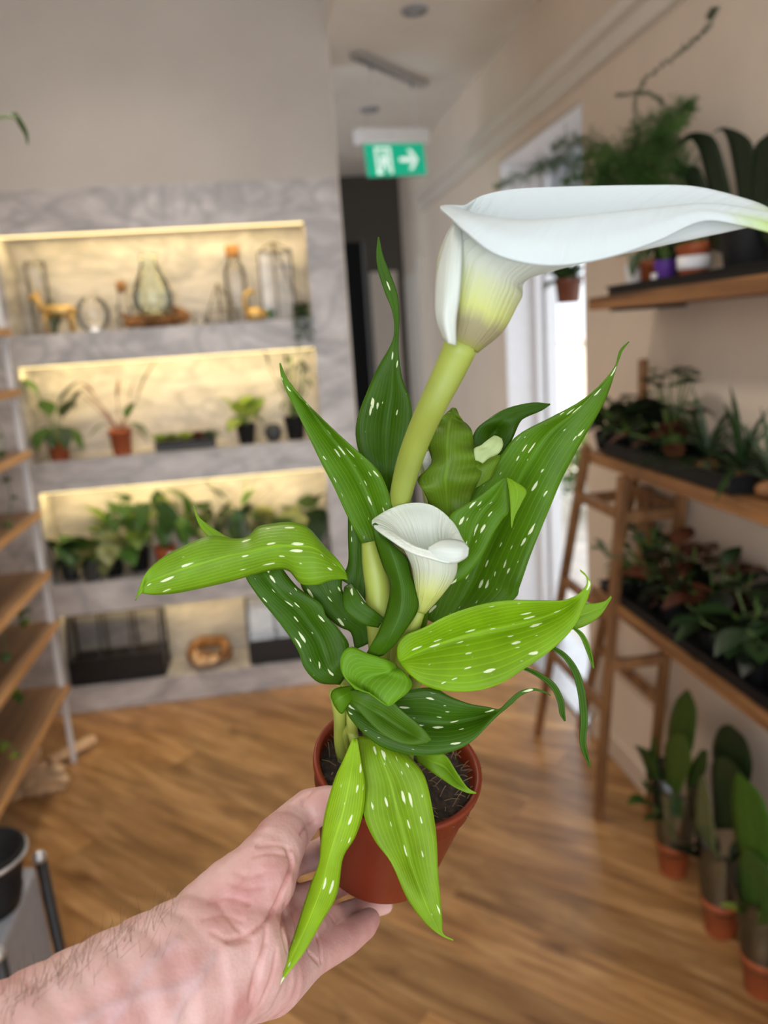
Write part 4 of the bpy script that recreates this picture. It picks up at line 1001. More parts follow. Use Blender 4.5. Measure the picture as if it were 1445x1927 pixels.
# ------------------------------------------------------------------ niche 2
b = nb(114, 866, 1, .06)
plant('rubber_plant', 'broad-leaved green plant in terracotta pot, leftmost in second niche', b, .048, .10, 'terrab',
      [(180, 75, .16, 20, .10, .8, 'ovate', 'lf'), (10, 80, .12, 15, .11, .8, 'ovate', 'lfd'), (200, 40, .06, -15, .09, .7, 'ovate', 'lf'), (340, 40, .06, -25, .09, .7, 'ovate', 'lf'), (300, 50, .06, -20, .09, .7, 'ovate', 'lfd'), (240, 50, .06, -10, .09, .7, 'ovate', 'lf'), (60, 60, .08, 10, .09, .7, 'ovate', 'lfd'), (120, 65, .09, 5, .09, .7, 'ovate', 'lf'), (270, 60, .05, -20, .08, .7, 'ovate', 'lf'), (20, 50, .05, -20, .10, .7, 'ovate', 'lfv'), (160, 45, .05, -20, .10, .7, 'ovate', 'lf')])
b = nb(231, 852, 1, .06)
plant('red_stemmed_plant', 'sprawling red-stemmed plant in terracotta pot in second niche', b, .049, .105, 'terrab',
      [(178, 62, .16, 20, .06, .6, 'ovate', 'lfr'), (170, 56, .20, -10, .07, .9, 'ovate', 'lfd'), (175, 50, .21, -40, .06, .9, 'ovate', 'lfd'), (80, 80, .12, 30, .08, .4, 'lance', 'lfr'), (20, 65, .12, 40, .08, .4, 'lance', 'lfr'), (5, 55, .13, 30, .17, .55, 'lance', 'lfd'), (350, 40, .05, 0, .08, .7, 'ovate', 'lfg'), (10, 20, .05, -20, .08, .7, 'ovate', 'lfg'), (190, 35, .06, 0, .07, .7, 'ovate', 'lf'), (320, 45, .07, 20, .07, .6, 'ovate', 'lf')], stem='redstem')
def tray(label, x0, x1, y0, y1, z, h=.03, mat='black', group=None):
    t = thing('plant_tray', label, 'tray', ((x0 + x1) / 2, (y0 + y1) / 2, z), group)
    m_ = MB(); w = .003
    m_.box(x0, x1, y0, y1, z + .0005, z + .004); m_.box(x0, x1, y0, y0 + w, z + .004, z + h); m_.box(x0, x1, y1 - w, y1, z + .004, z + h); m_.box(x0, x0 + w, y0 + w, y1 - w, z + .004, z + h); m_.box(x1 - w, x1, y0 + w, y1 - w, z + .004, z + h)
    m_.build('tray_body', M[mat], t)
    m_ = MB(); rw = .006
    m_.box(x0 - rw, x1 + rw, y0 - rw, y0, z + h - .004, z + h); m_.box(x0 - rw, x1 + rw, y1, y1 + rw, z + h - .004, z + h); m_.box(x0 - rw, x0, y0, y1, z + h - .004, z + h); m_.box(x1, x1 + rw, y0, y1, z + h - .004, z + h)
    m_.build('tray_rim', M[mat], t)
    return t
def rosette(name, label, b, R, mat, n=14, group=None, pot=None, el=(5, 70)):
    b = Vector(b); t = thing(name, label, 'succulent', b, group)
    if pot: mkpot(t, b, pot[0], pot[1], pot[2], False, 14); b = b + Vector((0, 0, pot[1] * .9))
    else: MB().lathe([(0, 0), (R * .35, 0), (R * .3, R * .25), (0, R * .3)], 10, Matrix.Translation(b)).build('root_ball', M['soil'], t)
    for i in range(n):
        f = i / n
        put_leaf(t, b + Vector((0, 0, R * .22)), i * 137.5, el[0] + (el[1] - el[0]) * f, R * (1 - .45 * f), .9, 'paddle', mat)
    return t
a, c = nb(293, 850, 1, .03), nb(405, 842, 1, .03)
tray('dark tray of small succulents in the second niche', a.x, c.x, YB + .03, YB + .11, NICHE[1][0], .035, 'greypot')
for k, (f, mt) in enumerate(((.08, 'lfl'), (.28, 'lfv'), (.5, 'lfl'), (.72, 'lfr'), (.92, 'lfg'))):
    rosette('succulent', ['yellow-green succulent at the left end of the niche tray', 'pale variegated succulent second from left in niche tray', 'lime succulent in the middle of the niche tray', 'orange-red succulent second from right in niche tray', 'grey-green succulent at the right end of niche tray'][k], (a.x + (c.x - a.x) * f, YB + .07, NICHE[1][0] + .0045), .068, mt, 16, 'succulents in the niche tray', pot=(.02, .014, 'black'), el=(20, 85))
b = nb(466, 838, 1, .07)
plant('lime_plant', 'bright lime leafy plant in small black pot in second niche', b, .043, .085, 'black', fan(31, 11, (25, 70), (.03, .08), (-10, 35), (.06, .085), 1.0, 'ovate', ('lfl', 'lfl', 'lf')), rim=False)
b = nb(516, 835, 1, .08)
t = thing('round_pot', 'dark grey round pot between the black pots in second niche', 'pot', b)
MB().lathe([(0, 0), (.02, .001), (.034, .02), (.038, .04), (.032, .062), (.022, .072), (.019, .070), (.024, .06), (0, .058)], 20, Matrix.Translation(b)).build('body', M['greypot'], t, True)
b = nb(558, 832, 1, .08)
plant('bushy_plant', 'tall feathery dark plant in black pot, rightmost in second niche', b, .048, .10, 'black', fan(17, 22, (45, 88), (.06, .24), (-20, 50), (.035, .06), .8, 'lance', ('lfd', 'lf', 'lfd')), rim=False)

# ------------------------------------------------------------------ niche 3
V_ = [('variegated_plant', 'cream-variegated leafy plant in black pot, leftmost in third niche', 128, .10, .04, .075, 'greypot', fan(41, 15, (20, 70), (.03, .12), (-30, 20), (.06, .09), 1.0, 'heart', ('lf', 'lfd', 'lfd'))),
      ('variegated_plant', 'variegated plant in front black pot of third niche', 170, .045, .045, .085, 'greypot', fan(42, 16, (25, 75), (.04, .11), (-30, 20), (.06, .085), 1.0, 'heart', ('lfv', 'lf', 'lfv'))),
      ('variegated_plant', 'pale variegated plant in second black pot of third niche', 213, .09, .045, .095, 'black', fan(43, 16, (25, 75), (.04, .12), (-30, 20), (.06, .09), 1.0, 'heart', ('lfv', 'lfv', 'lf'))),
      ('pothos_plant', 'yellow-green trailing plant behind the red pot in third niche', 262, .13, .05, .10, 'black', fan(44, 18, (40, 85), (.10, .25), (-40, 20), (.06, .09), .9, 'heart', ('lf', 'lfl', 'lf'))),
      ('tall_leafy_plant', 'tall dark broad-leaved plant in red pot in third niche', 312, .10, .048, .10, 'terrab', fan(45, 13, (55, 88), (.10, .24), (-60, 10), (.09, .13), .6, 'ovate', ('lf', 'lfd', 'lf'))),
      ('leafy_plant', 'green leafy plant in brown pot left of the lime-tipped plant', 390, .12, .046, .09, 'brownpot', fan(46, 14, (35, 80), (.06, .18), (-30, 30), (.06, .09), .8, 'ovate', ('lf', 'lfv', 'lfd'))),
      ('lime_tipped_plant', 'dark plant with one lime leaf on top, third niche', 455, .09, .046, .10, 'brownpot', [(20, 78, .27, 30, .07, 1.0, 'ovate', 'lfl'), (190, 70, .25, 10, .07, .9, 'ovate', 'lfd')] + fan(47, 12, (45, 85), (.06, .18), (-40, 20), (.08, .11), .6, 'ovate', ('lfd', 'lf'))),
      ('variegated_plant', 'cream-variegated bushy plant near right end of third niche', 530, .10, .046, .09, 'black', fan(48, 16, (30, 80), (.05, .15), (-30, 20), (.06, .085), 1.0, 'heart', ('lfv', 'lf', 'lfv'))),
      ('variegated_plant', 'darker variegated plant at the far right of third niche', 588, .10, .044, .09, 'black', fan(49, 16, (30, 80), (.05, .15), (-30, 20), (.06, .085), 1.0, 'heart', ('lf', 'lfv', 'lfd')))]
for nm, lab, x, dy, r, h, pm, lv in V_:
    plant(nm, lab, nb(x, 1050, 2, dy), r, h, pm, lv, 'leafy plants crowding the third niche', rim=False)
b = nb(322, 1050, 2, .035)
t = thing('plant_label', 'white plant label standing in front of the red pot', 'label', b)
soften(MB().box(b.x - .012, b.x + .012, b.y, b.y + .003, b.z + .0, b.z + .085).build('card', M['white'], t), .001)
MB().box(b.x - .012, b.x + .012, b.y - .001, b.y + .004, b.z, b.z + .012).build('foot', M['terrab'], t)

# ------------------------------------------------------------------ niche 4: framed terrariums and wreath
def box_terrarium(label, x0, x1, n):
    z0 = NICHE[3][0] + .001; z1 = NICHE[3][1] - .03; y0, y1 = YB + .025, YB + .19
    t = thing('glass_terrarium', label, 'terrarium', ((x0 + x1) / 2, y0, z0), 'black framed terrariums')
    zb = z0 + (z1 - z0) * .36; m_ = MB()
    soften(MB().box(x0 + .004, x1 - .004, y0 + .004, y1 - .004, z0, zb - .01).build('base_tray', M['blackmetal'], t), .003)
    w = .011
    zt = z1; ys = y0 + .07                         # the front slopes back above the tray
    P0 = [(x0, y0, z0), (x1, y0, z0), (x1, y1, z0), (x0, y1, z0)]
    for a_, b_ in ((0, 1), (1, 2), (2, 3), (3, 0)): MB().bar(Vector(P0[a_]) + Vector((0, 0, w / 2)), Vector(P0[b_]) + Vector((0, 0, w / 2)), w, w).build('frame_bar', M['blackmetal'], t)
    for x in (x0, x1):
        MB().bar((x, y0, z0 + w), (x, y0, zb), w, w).build('frame_bar', M['blackmetal'], t)
        MB().bar((x, y0, zb), (x, ys, zt), w, w).build('frame_bar', M['blackmetal'], t)
        MB().bar((x, y1, z0 + w), (x, y1, zt), w, w).build('frame_bar', M['blackmetal'], t)
        MB().bar((x, ys, zt), (x, y1, zt), w, w).build('frame_bar', M['blackmetal'], t)
    for a_, b_ in (((x0, y0, zb), (x1, y0, zb)), ((x0, ys, zt), (x1, ys, zt)), ((x0, y1, zt), (x1, y1, zt))):
        MB().bar(a_, b_, w, w).build('frame_bar', M['blackmetal'], t)
    for k in range(1, n):
        x = x0 + (x1 - x0) * k / n
        MB().bar((x, y0, zb), (x, ys, zt), w * .8, w * .8).build('frame_bar', M['blackmetal'], t)
        MB().bar((x, y1, z0 + w), (x, y1, zt), w * .7, w * .7).build('frame_bar', M['blackmetal'], t)
    for k in range(n):
        xa = x0 + (x1 - x0) * k / n + w * .5; xb = x0 + (x1 - x0) * (k + 1) / n - w * .5
        m_ = MB(); m_.v = [Vector(v) for v in ((xa, y0, zb), (xb, y0, zb), (xb, ys, zt), (xa, ys, zt))]; m_.f = [[0, 1, 2, 3]]
        solid(m_.build('pane', M['pane'], t), .002)
    return t
box_terrarium('black framed glass terrarium at the left of lowest niche', nb(127, 1220, 3, .03).x, nb(305, 1220, 3, .03).x, 3)
box_terrarium('black framed glass terrarium partly behind the held plant, lowest niche', nb(466, 1180, 3, .03).x, nb(466, 1180, 3, .03).x + .36, 3)
b = nb(397, 1250, 3, .12)
t = thing('twig_wreath', 'round woven twig wreath leaning in the lowest niche', 'wreath', b)
q = random.Random(2)
for k in range(16):
    r_ = .078 + q.uniform(-.024, .018); ph = q.uniform(0, 6)
    pts = [b + Vector((r_ * math.cos(a_), r_ * math.sin(a_) * .75, .045 + .02 * math.sin(a_) + .012 * math.sin(3 * a_ + ph))) for a_ in [2 * math.pi * i / 22 for i in range(23)]]
    MB().tube([p + Vector((0, 0, (k % 4) * .008)) for p in pts], .0085, 6, False).build('twig', M['bark'] if k % 3 else M['cork'], t, True)
b = nb(388, 1262, 3, .035)
t = thing('driftwood_piece', 'pale knobbly driftwood in front of the twig wreath', 'driftwood', b)
mb = MB()
for k in range(8): mb.ell(b + Vector((q.uniform(-.05, .06), q.uniform(-.012, .012), .016 + q.uniform(0, .03))), q.uniform(.012, .026), .014, q.uniform(.010, .018), 10, 6)
mb.tube([b + Vector((-.03, 0, .02)), b + Vector((-.045, .015, .06)), b + Vector((-.03, .03, .085))], [.014, .012, .006], 8)
mb.build('wood', M['palewood'], t, True)

# ------------------------------------------------------------------ left shelving unit
SXF, SY1, SXB = -0.828, 2.92, -1.245
t = thing('shelving_unit', 'brown wooden plank shelving unit along the left wall', 'shelf', (SXF, SY1, 0))
SZ = [1.604, 1.405, 1.192, 0.976, 0.757, 0.564, 0.312]
for z in SZ:
    bd = soften(MB().box(SXB, SXF - .006, .75, SY1, z - .024, z).build('shelf_board', M['plank'], t), .002)
    soften(MB().box(SXF - .006, SXF, .75, SY1 + .0005, z - .0245, z + .0005).build('edging', M['orangeedge'], bd), .001)
for x in (SXB + .02, SXF - .025):
    for y in (SY1 - .014, .80): MB().box(x - .008, x + .008, y - .008, y + .008, .001, 1.75).build('upright', M['white'], t)
f0, f1 = Vector((-.92, 2.83, .055)), on(168, 1330, 1, 3.02)
soften(MB().bar(f0, Vector((-.80, 3.02, .03)), .032, .032).build('foot_bar', M['palewood'], t), .006)
def vine(label, stems, group='trailing plants on the left shelving'):
    tt = thing('trailing_vine', label, 'plant', stems[0][0], group)
    q = random.Random(len(label))
    for pts in stems:
        MB().tube(pts, .0016, 5).build('vine_stem', M['stem'], tt)
        for p in pts[1:]:
            for _ in range(2): put_leaf(tt, Vector(p), q.uniform(180, 360), q.uniform(-50, 10), q.uniform(.022, .034), .9, 'heart', q.choice(('lf', 'lfl', 'lf')))
    return tt
def LP(x, y, X=SXF - .03): return on(x, y, 0, X)
vine('small trailing vine hanging at the left picture edge near third shelf board', [[LP(-5, 860), LP(12, 900), LP(22, 935), LP(16, 985)]])
vine('bright green sprig on the fifth shelf board down', [[LP(10, 1290, SXF - .1), LP(25, 1297, SXF - .06), LP(38, 1308, SXF - .03)]])
vine('green leaf sprig hanging over the lowest shelf board edge', [[LP(-10, 1390, SXF - .05), LP(14, 1398, SXF - .02), LP(34, 1420, SXF + .01)]])
vine('dark trailing sprig hanging between the fourth and fifth boards', [[LP(-8, 1130, SXF - .1), LP(4, 1170), LP(10, 1230)], [LP(40, 1100), LP(44, 1150), LP(46, 1165)]])
vine('tiny sprig against the marble beside the second shelf board', [[LP(-4, 800, SXF), LP(6, 820, SXF), LP(8, 850, SXF)]])
tv = thing('hanging_vine', 'single curling vine tip hanging in at the upper left edge', 'plant', P(-30, 215, 1.2))
MB().tube([P(-60, 235, 1.2), P(-20, 225, 1.2), P(15, 218, 1.2), P(32, 224, 1.2)], .0022, 6).build('vine_stem', M['stem'], tv)
leaf([(20, 214, 22, 218, 20, 222), (30, 212, 33, 218, 28, 224), (42, 228, 42, 234, 36, 238), (52, 248, 50, 252, 46, 254), (54, 270, 53, 272, 51, 272)], tv, (.05, .09, .02), 0, 'calla_plain', proj=lambda x, y, o: P(x, y, 1.2 + o), n=14, cols=5)
# driftwood on the floor by the shelving
b = on(78, 1492, 2, 0)
t = thing('driftwood_piece', 'pale branching driftwood root on the floor beside the shelving', 'driftwood', b)
def DW(x, y, off=0): return on(x, y, 1, b.y + off)
for pts, r in (([(20, 1500), (60, 1470), (100, 1462), (128, 1470)], (.032, .034, .026, .018)), ([(60, 1475), (80, 1455), (108, 1448), (118, 1452)], (.03, .026, .022, .014)), ([(60, 1470), (75, 1445), (85, 1438)], (.026, .02, .013)), ([(30, 1490), (55, 1440), (66, 1418), (70, 1408)], (.028, .022, .018, .012)), ([(50, 1485), (90, 1482), (125, 1478)], (.03, .025, .014))):
    q_ = crom([(x, y, rr) for (x, y), rr in zip(pts, r)], 12)
    MB().tube([DW(x, y) for x, y, _ in q_], [rr + .004 * math.sin(i * 2.1) for i, (_, _, rr) in enumerate(q_)], 10).build('branch', M['palewood'], t, True)

# trolley with a black bucket at the lower left edge
b = on(-10, 1850, 2, 0.0)
BX, BY = -0.80, 1.25
def TP(x, y): return on(x, y, 1, BY)
c = TP(-18, 1540); 
t = thing('plant_trolley', 'grey metal plant trolley at the lower left edge of picture', 'trolley', (c.x, BY, 0))
zt = c.z - .05
pz = [TP(8, 1640), TP(36, 1850)]
soften(MB().quadbox([(c.x - .12, BY - .15, .10), (c.x + .045, BY - .15, .10), (c.x + .045, BY + .06, .10), (c.x - .12, BY + .06, .10), (c.x - .12, BY - .15, zt - .085), (c.x + .035, BY - .15, zt - .085), (c.x + .035, BY + .06, zt - .085), (c.x - .12, BY + .06, zt - .085)]).build('side_panel', M['grey'], t), .008)
for y in (BY - .16, BY + .07):
    MB().tube([(c.x + .04, y, zt - .08), (c.x + .055, y, .004)], .010, 10).build('leg', M['blackmetal'], t, True)
    MB().ell((c.x + .040, y - .004, zt - .075), .012, .012, .012).build('knob', M['steel'], t, True)
t = thing('bucket', 'black ribbed bucket on the trolley at the lower left edge', 'bucket', (c.x, BY - .04, zt - .085))
MB().lathe([(r_ * .8, z_ * .9) for r_, z_ in ((0, 0.0), (.060, 0.0), (.066, .02), (.070, .03), (.068, .035), (.074, .06), (.072, .066), (.079, .10), (.086, .102), (.086, .112), (.078, .112), (.062, .01), (0, .008))], 32, Matrix.Translation((c.x - .012, BY - .04, zt - .084))).build('shell', M['black'], t, True)
MB().tube([(c.x - .012 + .071 * math.cos(a_), BY - .04 + .071 * math.sin(a_), zt + .008) for a_ in [i * math.pi / 12 - math.pi / 2 for i in range(13)]], .003, 6).build('wire_handle', M['steel'], t, True)

# ------------------------------------------------------------------ right side: wall shelf
RXF = 0.885
t = thing('wall_shelf', 'thick rustic wooden wall shelf high on the right wall', 'shelf', (RXF, 2.12, 1.53))
soften(MB().box(RXF, XR - .001, .55, 2.125, 1.527, 1.560).build('board', M['walnut'], t), .004)
for y in (1.98, 1.30):
    MB().box(RXF + .004, XR - .001, y - .015, y + .015, 1.519, 1.5265).build('bracket', M['blackmetal'], t)
tray('flat black tray on the high wall shelf', RXF + .012, XR - .02, 1.30, 2.02, 1.5605, .022)
ZT = 1.5605 + .0045
def RB(x, y, X, z):
    """spot at depth X from the right wall side whose foot is seen in pixel column x"""
    p = on(x, y, 0, X); return Vector((X, p.y, z))
plant('small_potted_plant', 'small plant in white pot at the far end of wall shelf', RB(1197, 520, .96, ZT), .030, .065, 'white', fan(61, 8, (30, 80), (.02, .06), (-20, 40), (.04, .06), .7, 'lance', ('lfd', 'lf')), 'small pots on the wall shelf', rim=False)
plant('small_potted_plant', 'small drooping plant in terracotta pot next to the purple pot', RB(1226, 515, .965, ZT), .030, .068, 'terrab', [(270, 40, .05, -50, .07, .6, 'ovate', 'lf'), (200, 40, .05, -60, .07, .6, 'ovate', 'lfd')] + fan(62, 6, (40, 80), (.02, .05), (-30, 40), (.04, .06), .7, 'ovate', ('lfd',)), 'small pots on the wall shelf')
tp = plant('small_potted_plant', 'small dark plant in purple pot with white label', RB(1252, 512, .945, ZT), .027, .06, 'purple', fan(63, 7, (40, 85), (.02, .06), (-30, 40), (.04, .06), .7, 'ovate', ('lfd',)), 'small pots on the wall shelf', rim=False)
pb_ = Vector(tp.location)
MB().box(pb_.x - .030, pb_.x - .0265, pb_.y - .012, pb_.y + .012, pb_.z + .006, pb_.z + .032).build('pot_label', M['white'], tp)
tp = plant('small_potted_plant', 'small plant in terracotta pot with white band, right of purple pot', RB(1305, 500, .955, ZT), .038, .085, 'terrab', fan(64, 9, (30, 80), (.03, .07), (-30, 40), (.05, .08), .7, 'ovate', ('lfd', 'lfr')), 'small pots on the wall shelf')
pb_ = Vector(tp.location)
MB().lathe([(.0325, .030), (.0345, .031), (.0362, .058), (.034, .058)], 20, Matrix.Translation(pb_)).build('white_band', M['white'], tp, True)
# asparagus fern
b = RB(1265, 505, 1.02, ZT)
t = thing('asparagus_fern', 'feathery asparagus fern arching from the high wall shelf', 'plant', b)
mkpot(t, b, .045, .10, 'black', False)
def frond(parent, pts, R, seed, mat='lf', dens=1.0, stemr=.0018):
    q = random.Random(seed); n = 46; c = crom([tuple(p) for p in pts], n); m_ = MB()
    m_.tube([Vector(p) for p in c], [stemr * (1 - .7 * i / n) for i in range(n)], 4)
    for i in range(6, n):
        t_ = Vector(c[min(i + 1, n - 1)] - c[i - 1]).normalized(); o_ = t_.orthogonal().normalized(); o2 = t_.cross(o_)
        env = math.sin(math.pi * (i - 4) / (n - 2)) ** .7
        for k in range(int(3 * dens)):
            a_ = q.uniform(0, 6.28); dr_ = (o_ * math.cos(a_) + o2 * math.sin(a_) + t_ * .7 + Vector((0, 0, -.1))).normalized()
            L_ = R * env * q.uniform(.5, 1.1); p0 = Vector(c[i]); p1 = p0 + dr_ * L_
            m_.tube([p0, p1], [.0006, .0004], 3, False)
            for s in range(4):
                ps = p0.lerp(p1, .3 + .22 * s)
                for _ in range(3):
                    v = Vector((q.uniform(-1, 1), q.uniform(-1, 1), q.uniform(-.6, 1))).normalized() * q.uniform(.008, .016)
                    w_ = v.orthogonal().normalized() * .0011
                    m_.tri(ps - w_, ps + w_, ps + v)
    f = m_.build('frond', M[mat], parent); return f
def FX(x, y, X): return on(x, y, 0, X)
for k, pl in enumerate(([(1265, 440), (1200, 330), (1120, 265), (1040, 275)], [(1265, 440), (1180, 330), (1080, 290), (985, 330), (935, 350)], [(1265, 440), (1240, 300), (1270, 225), (1300, 198)], [(1265, 440), (1215, 340), (1190, 260), (1260, 215)], [(1260, 430), (1160, 350), (1110, 330), (1060, 345)], [(1260, 430), (1200, 360), (1150, 340), (1120, 360)], [(1270, 430), (1230, 350), (1210, 330), (1170, 320)], [(1270, 420), (1290, 350), (1270, 290), (1240, 250)], [(1260, 430), (1200, 350), (1150, 290), (1100, 300)], [(1260, 430), (1220, 330), (1160, 300), (1130, 320)], [(1262, 430), (1230, 330), (1220, 280), (1180, 290)], [(1262, 430), (1250, 320), (1230, 260), (1285, 230)], [(1255, 430), (1140, 330), (1060, 310), (1000, 320)])):
    X0 = 1.02; nn_ = len(pl)
    frond(t, [b + Vector((0, 0, .09))] + [FX(x, y, X0 - .03 - .10 * i / nn_ * (1 if k % 2 else .3)) for i, (x, y) in enumerate(pl)], .055, 70 + k, 'lf', 2.0)
frond(t, [b + Vector((0, 0, .09)), FX(1200, 250, 1.0), FX(1205, 165, .99), FX(1270, 105, .98), FX(1325, 60, .97), FX(1345, 20, .97), FX(1335, 30, .97)], .010, 90, 'lfg', .8)
frond(t, [b + Vector((0, 0, .09)), FX(1240, 300, 1.0), FX(1258, 225, .99), FX(1225, 178, .99), FX(1160, 180, .99)], .009, 91, 'lfg', .8)
# staghorn plant
b = RB(1405, 480, .975, ZT)
t = thing('staghorn_fern', 'dark staghorn-like fern with broad arching fronds on wall shelf', 'plant', b)
mkpot(t, b, .055, .115, 'black', False)
sp_ = lambda x, y, o: on(x, y, 0, .96 + o)
for st in ([(1360, 420, 1372, 425, 1385, 430), (1335, 360, 1352, 352, 1372, 350), (1318, 290, 1330, 275, 1350, 270), (1300, 262, 1310, 250, 1325, 250), (1280, 275, 1285, 262, 1290, 255), (1255, 295, 1257, 292, 1260, 290)],
           [(1395, 420, 1405, 420, 1415, 420), (1385, 340, 1402, 335, 1420, 335), (1370, 265, 1392, 262, 1415, 270), (1355, 243, 1365, 240, 1378, 243), (1340, 252, 1341, 250, 1343, 249)],
           [(1330, 430, 1345, 435, 1360, 440), (1290, 340, 1300, 330, 1320, 325), (1275, 335, 1282, 320, 1292, 312), (1262, 318, 1266, 310, 1272, 304), (1250, 330, 1252, 328, 1254, 326)],
           [(1405, 430, 1420, 430, 1440, 430), (1410, 360, 1430, 350, 1455, 350), (1420, 280, 1440, 270, 1465, 275), (1440, 255, 1450, 250, 1460, 255)],
           [(1330, 400, 1350, 410, 1370, 420), (1340, 380, 1390, 370, 1440, 380), (1400, 400, 1440, 410, 1470, 430), (1440, 460, 1450, 465, 1460, 470)],
           [(1340, 470, 1370, 480, 1400, 480), (1330, 430, 1370, 430, 1420, 430), (1360, 390, 1400, 385, 1450, 395), (1430, 370, 1440, 372, 1450, 376)]):
    leaf(st, t, (.016, .032, .014), 0, 'calla_plain', name='frond', proj=sp_, n=16, cols=5, thick=.002)
# hanging pot in the doorway
hp = on(1068, 540, 1, 2.72); hp.x = 1.10
hp = on(1070, 570, 1, 2.85)
t = thing('hanging_pot', 'brown pot of greenery hanging in the doorway', 'plant', hp)
mkpot(t, hp, .052, .085, 'brownpot')
q = random.Random(8)
for k in range(26): put_leaf(t, hp + Vector((q.uniform(-.03, .03), q.uniform(-.03, .03), .085)), q.uniform(0, 360), q.uniform(-25, 75), q.uniform(.05, .09), .7, 'ovate', q.choice(('lfd', 'lf', 'lfd')))
for s in (0, 120, 240):
    MB().tube([hp + Vector((.05 * math.cos(math.radians(s)), .05 * math.sin(math.radians(s)), .08)), hp + Vector((0, 0, .30)), Vector((hp.x, hp.y, DZ - .014))], .0012, 4).build('cord', M['blackmetal'], t)

# ------------------------------------------------------------------ right trestle shelving
t = thing('trestle_shelving', 'wooden trestle shelving with two plank shelves on the right', 'shelf', (.98, 2.3, 0))
def trestle(yo, far):
    for X in ((RXF - .002, 1.050) if far else (RXF - .002, 1.050)):
        tops = [(X, 2.14 + yo, 1.155), (X, 1.905 + yo, 1.105)]; feet = [(X, 2.640 + yo, .001), (X, 2.085 + yo, .001)]
        for tp_, ft in zip(tops, feet): soften(MB().bar(ft, tp_, .024, .028, (0, 1, 0)).build('leg', M['ladder'], t), .003)
        for z in (1.0, .70, .40):
            ya = 2.14 + (2.640 - 2.14) * (1.12 - z) / 1.12 + yo; yb_ = 1.905 + (2.085 - 1.905) * (1.12 - z) / 1.12 + yo
            soften(MB().bar((X - .001, ya, z), (X - .001, yb_, z), .020, .028).build('rung', M['ladder'], t), .003)
    for z, (ya, yb_) in ((.99, (2.19, 1.93)), (.55, (2.4, 1.99))):
        for y in (ya + yo, yb_ + yo): soften(MB().bar((RXF, y, z), (1.05, y, z), .022, .03).build('cross_bar', M['ladder'], t), .003)
trestle(0, True); trestle(-1.45, False)
soften(MB().box(RXF, XR - .016, .35, 2.16, 1.108, 1.138).build('shelf_board', M['walnut'], t), .003)
soften(MB().box(RXF - .004, XR - .016, .35, 2.125, .712, .742).build('shelf_board', M['walnut'], t), .003)
soften(MB().box(1.045, 1.068, 2.10, 2.17, .75, 1.02).build('back_slat', M['ladder'], t), .003)
# middle shelf
Z2 = 1.1385
tray('black tray under the dark plants on the middle shelf', .90, 1.05, 1.45, 2.06, Z2, .04)
Z2t = Z2 + .0045
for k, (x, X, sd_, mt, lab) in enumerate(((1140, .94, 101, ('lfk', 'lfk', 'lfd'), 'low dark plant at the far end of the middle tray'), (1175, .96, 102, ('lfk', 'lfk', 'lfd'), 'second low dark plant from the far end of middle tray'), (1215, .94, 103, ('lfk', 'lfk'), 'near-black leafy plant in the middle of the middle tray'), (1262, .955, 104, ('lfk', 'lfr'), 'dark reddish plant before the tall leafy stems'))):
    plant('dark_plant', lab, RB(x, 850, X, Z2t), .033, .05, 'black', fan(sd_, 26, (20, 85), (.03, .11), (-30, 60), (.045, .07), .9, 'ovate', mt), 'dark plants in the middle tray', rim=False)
b = RB(1262, 850, 1.01, Z2t)
t = plant('round_leaved_plant', 'tall round-leaved plant rising above the middle shelf tray', b, .04, .06, 'black', [], rim=False)
q = random.Random(12)
for k, (x, y) in enumerate(((1228, 690), (1245, 700), (1262, 692), (1280, 700), (1292, 688), (1300, 695), (1285, 715), (1240, 720), (1218, 735), (1260, 720), (1305, 712), (1222, 712), (1300, 755), (1280, 765), (1232, 765), (1250, 775), (1310, 770))):
    p = on(x, y + 8, 0, .985 + q.uniform(-.02, .03))
    MB().tube([b + Vector((0, 0, .055)), (b + p) / 2 + Vector((0, 0, .02)), p], [.0022, .0018, .0014], 5).build('stalk', M['stem'], t)
    for a_ in (0, 90, 180, 270): put_leaf(t, p, a_ + q.uniform(-30, 30), q.uniform(-5, 30), q.uniform(.022, .034), 1.1, 'round', 'lfd' if k % 3 else 'lf')
for k, (x, y, X, lab) in enumerate(((1395, 880, .97, 'large spiky air plant toward the near end of middle shelf'), (1330, 862, .985, 'smaller spiky air plant beside the tall round-leaved plant'), (1450, 905, .95, 'spiky air plant at the right picture edge on middle shelf'))):
    b = RB(x, y, X, Z2 + .001)
    t = thing('air_plant', lab, 'plant', b, 'air plants on the middle shelf')
    MB().ell(b + Vector((0, 0, .018)), .03, .028, .018).build('wood_base', M['bark'], t, True)
    q = random.Random(200 + k)
    for _ in range(30): put_leaf(t, b + Vector((0, 0, .03)), q.uniform(0, 360), q.uniform(15, 88), q.uniform(.10, .20), .5, 'strap', q.choice(('lfg', 'lfd')))
t = thing('wooden_figure', 'slim brown wooden upright ornament behind the middle tray', 'ornament', Vector((1.03, 2.09, Z2)))
soften(MB().box(1.015, 1.035, 2.07, 2.10, Z2 + .012, Z2 + .25).build('post', M['ladder'], t), .005)
soften(MB().box(1.0, 1.05, 2.05, 2.12, Z2 + .0005, Z2 + .012).build('foot', M['ladder'], t), .003)
MB().ell((1.02, 2.085, Z2 + .09), .016, .022, .05).build('carving', M['cork'], t, True)
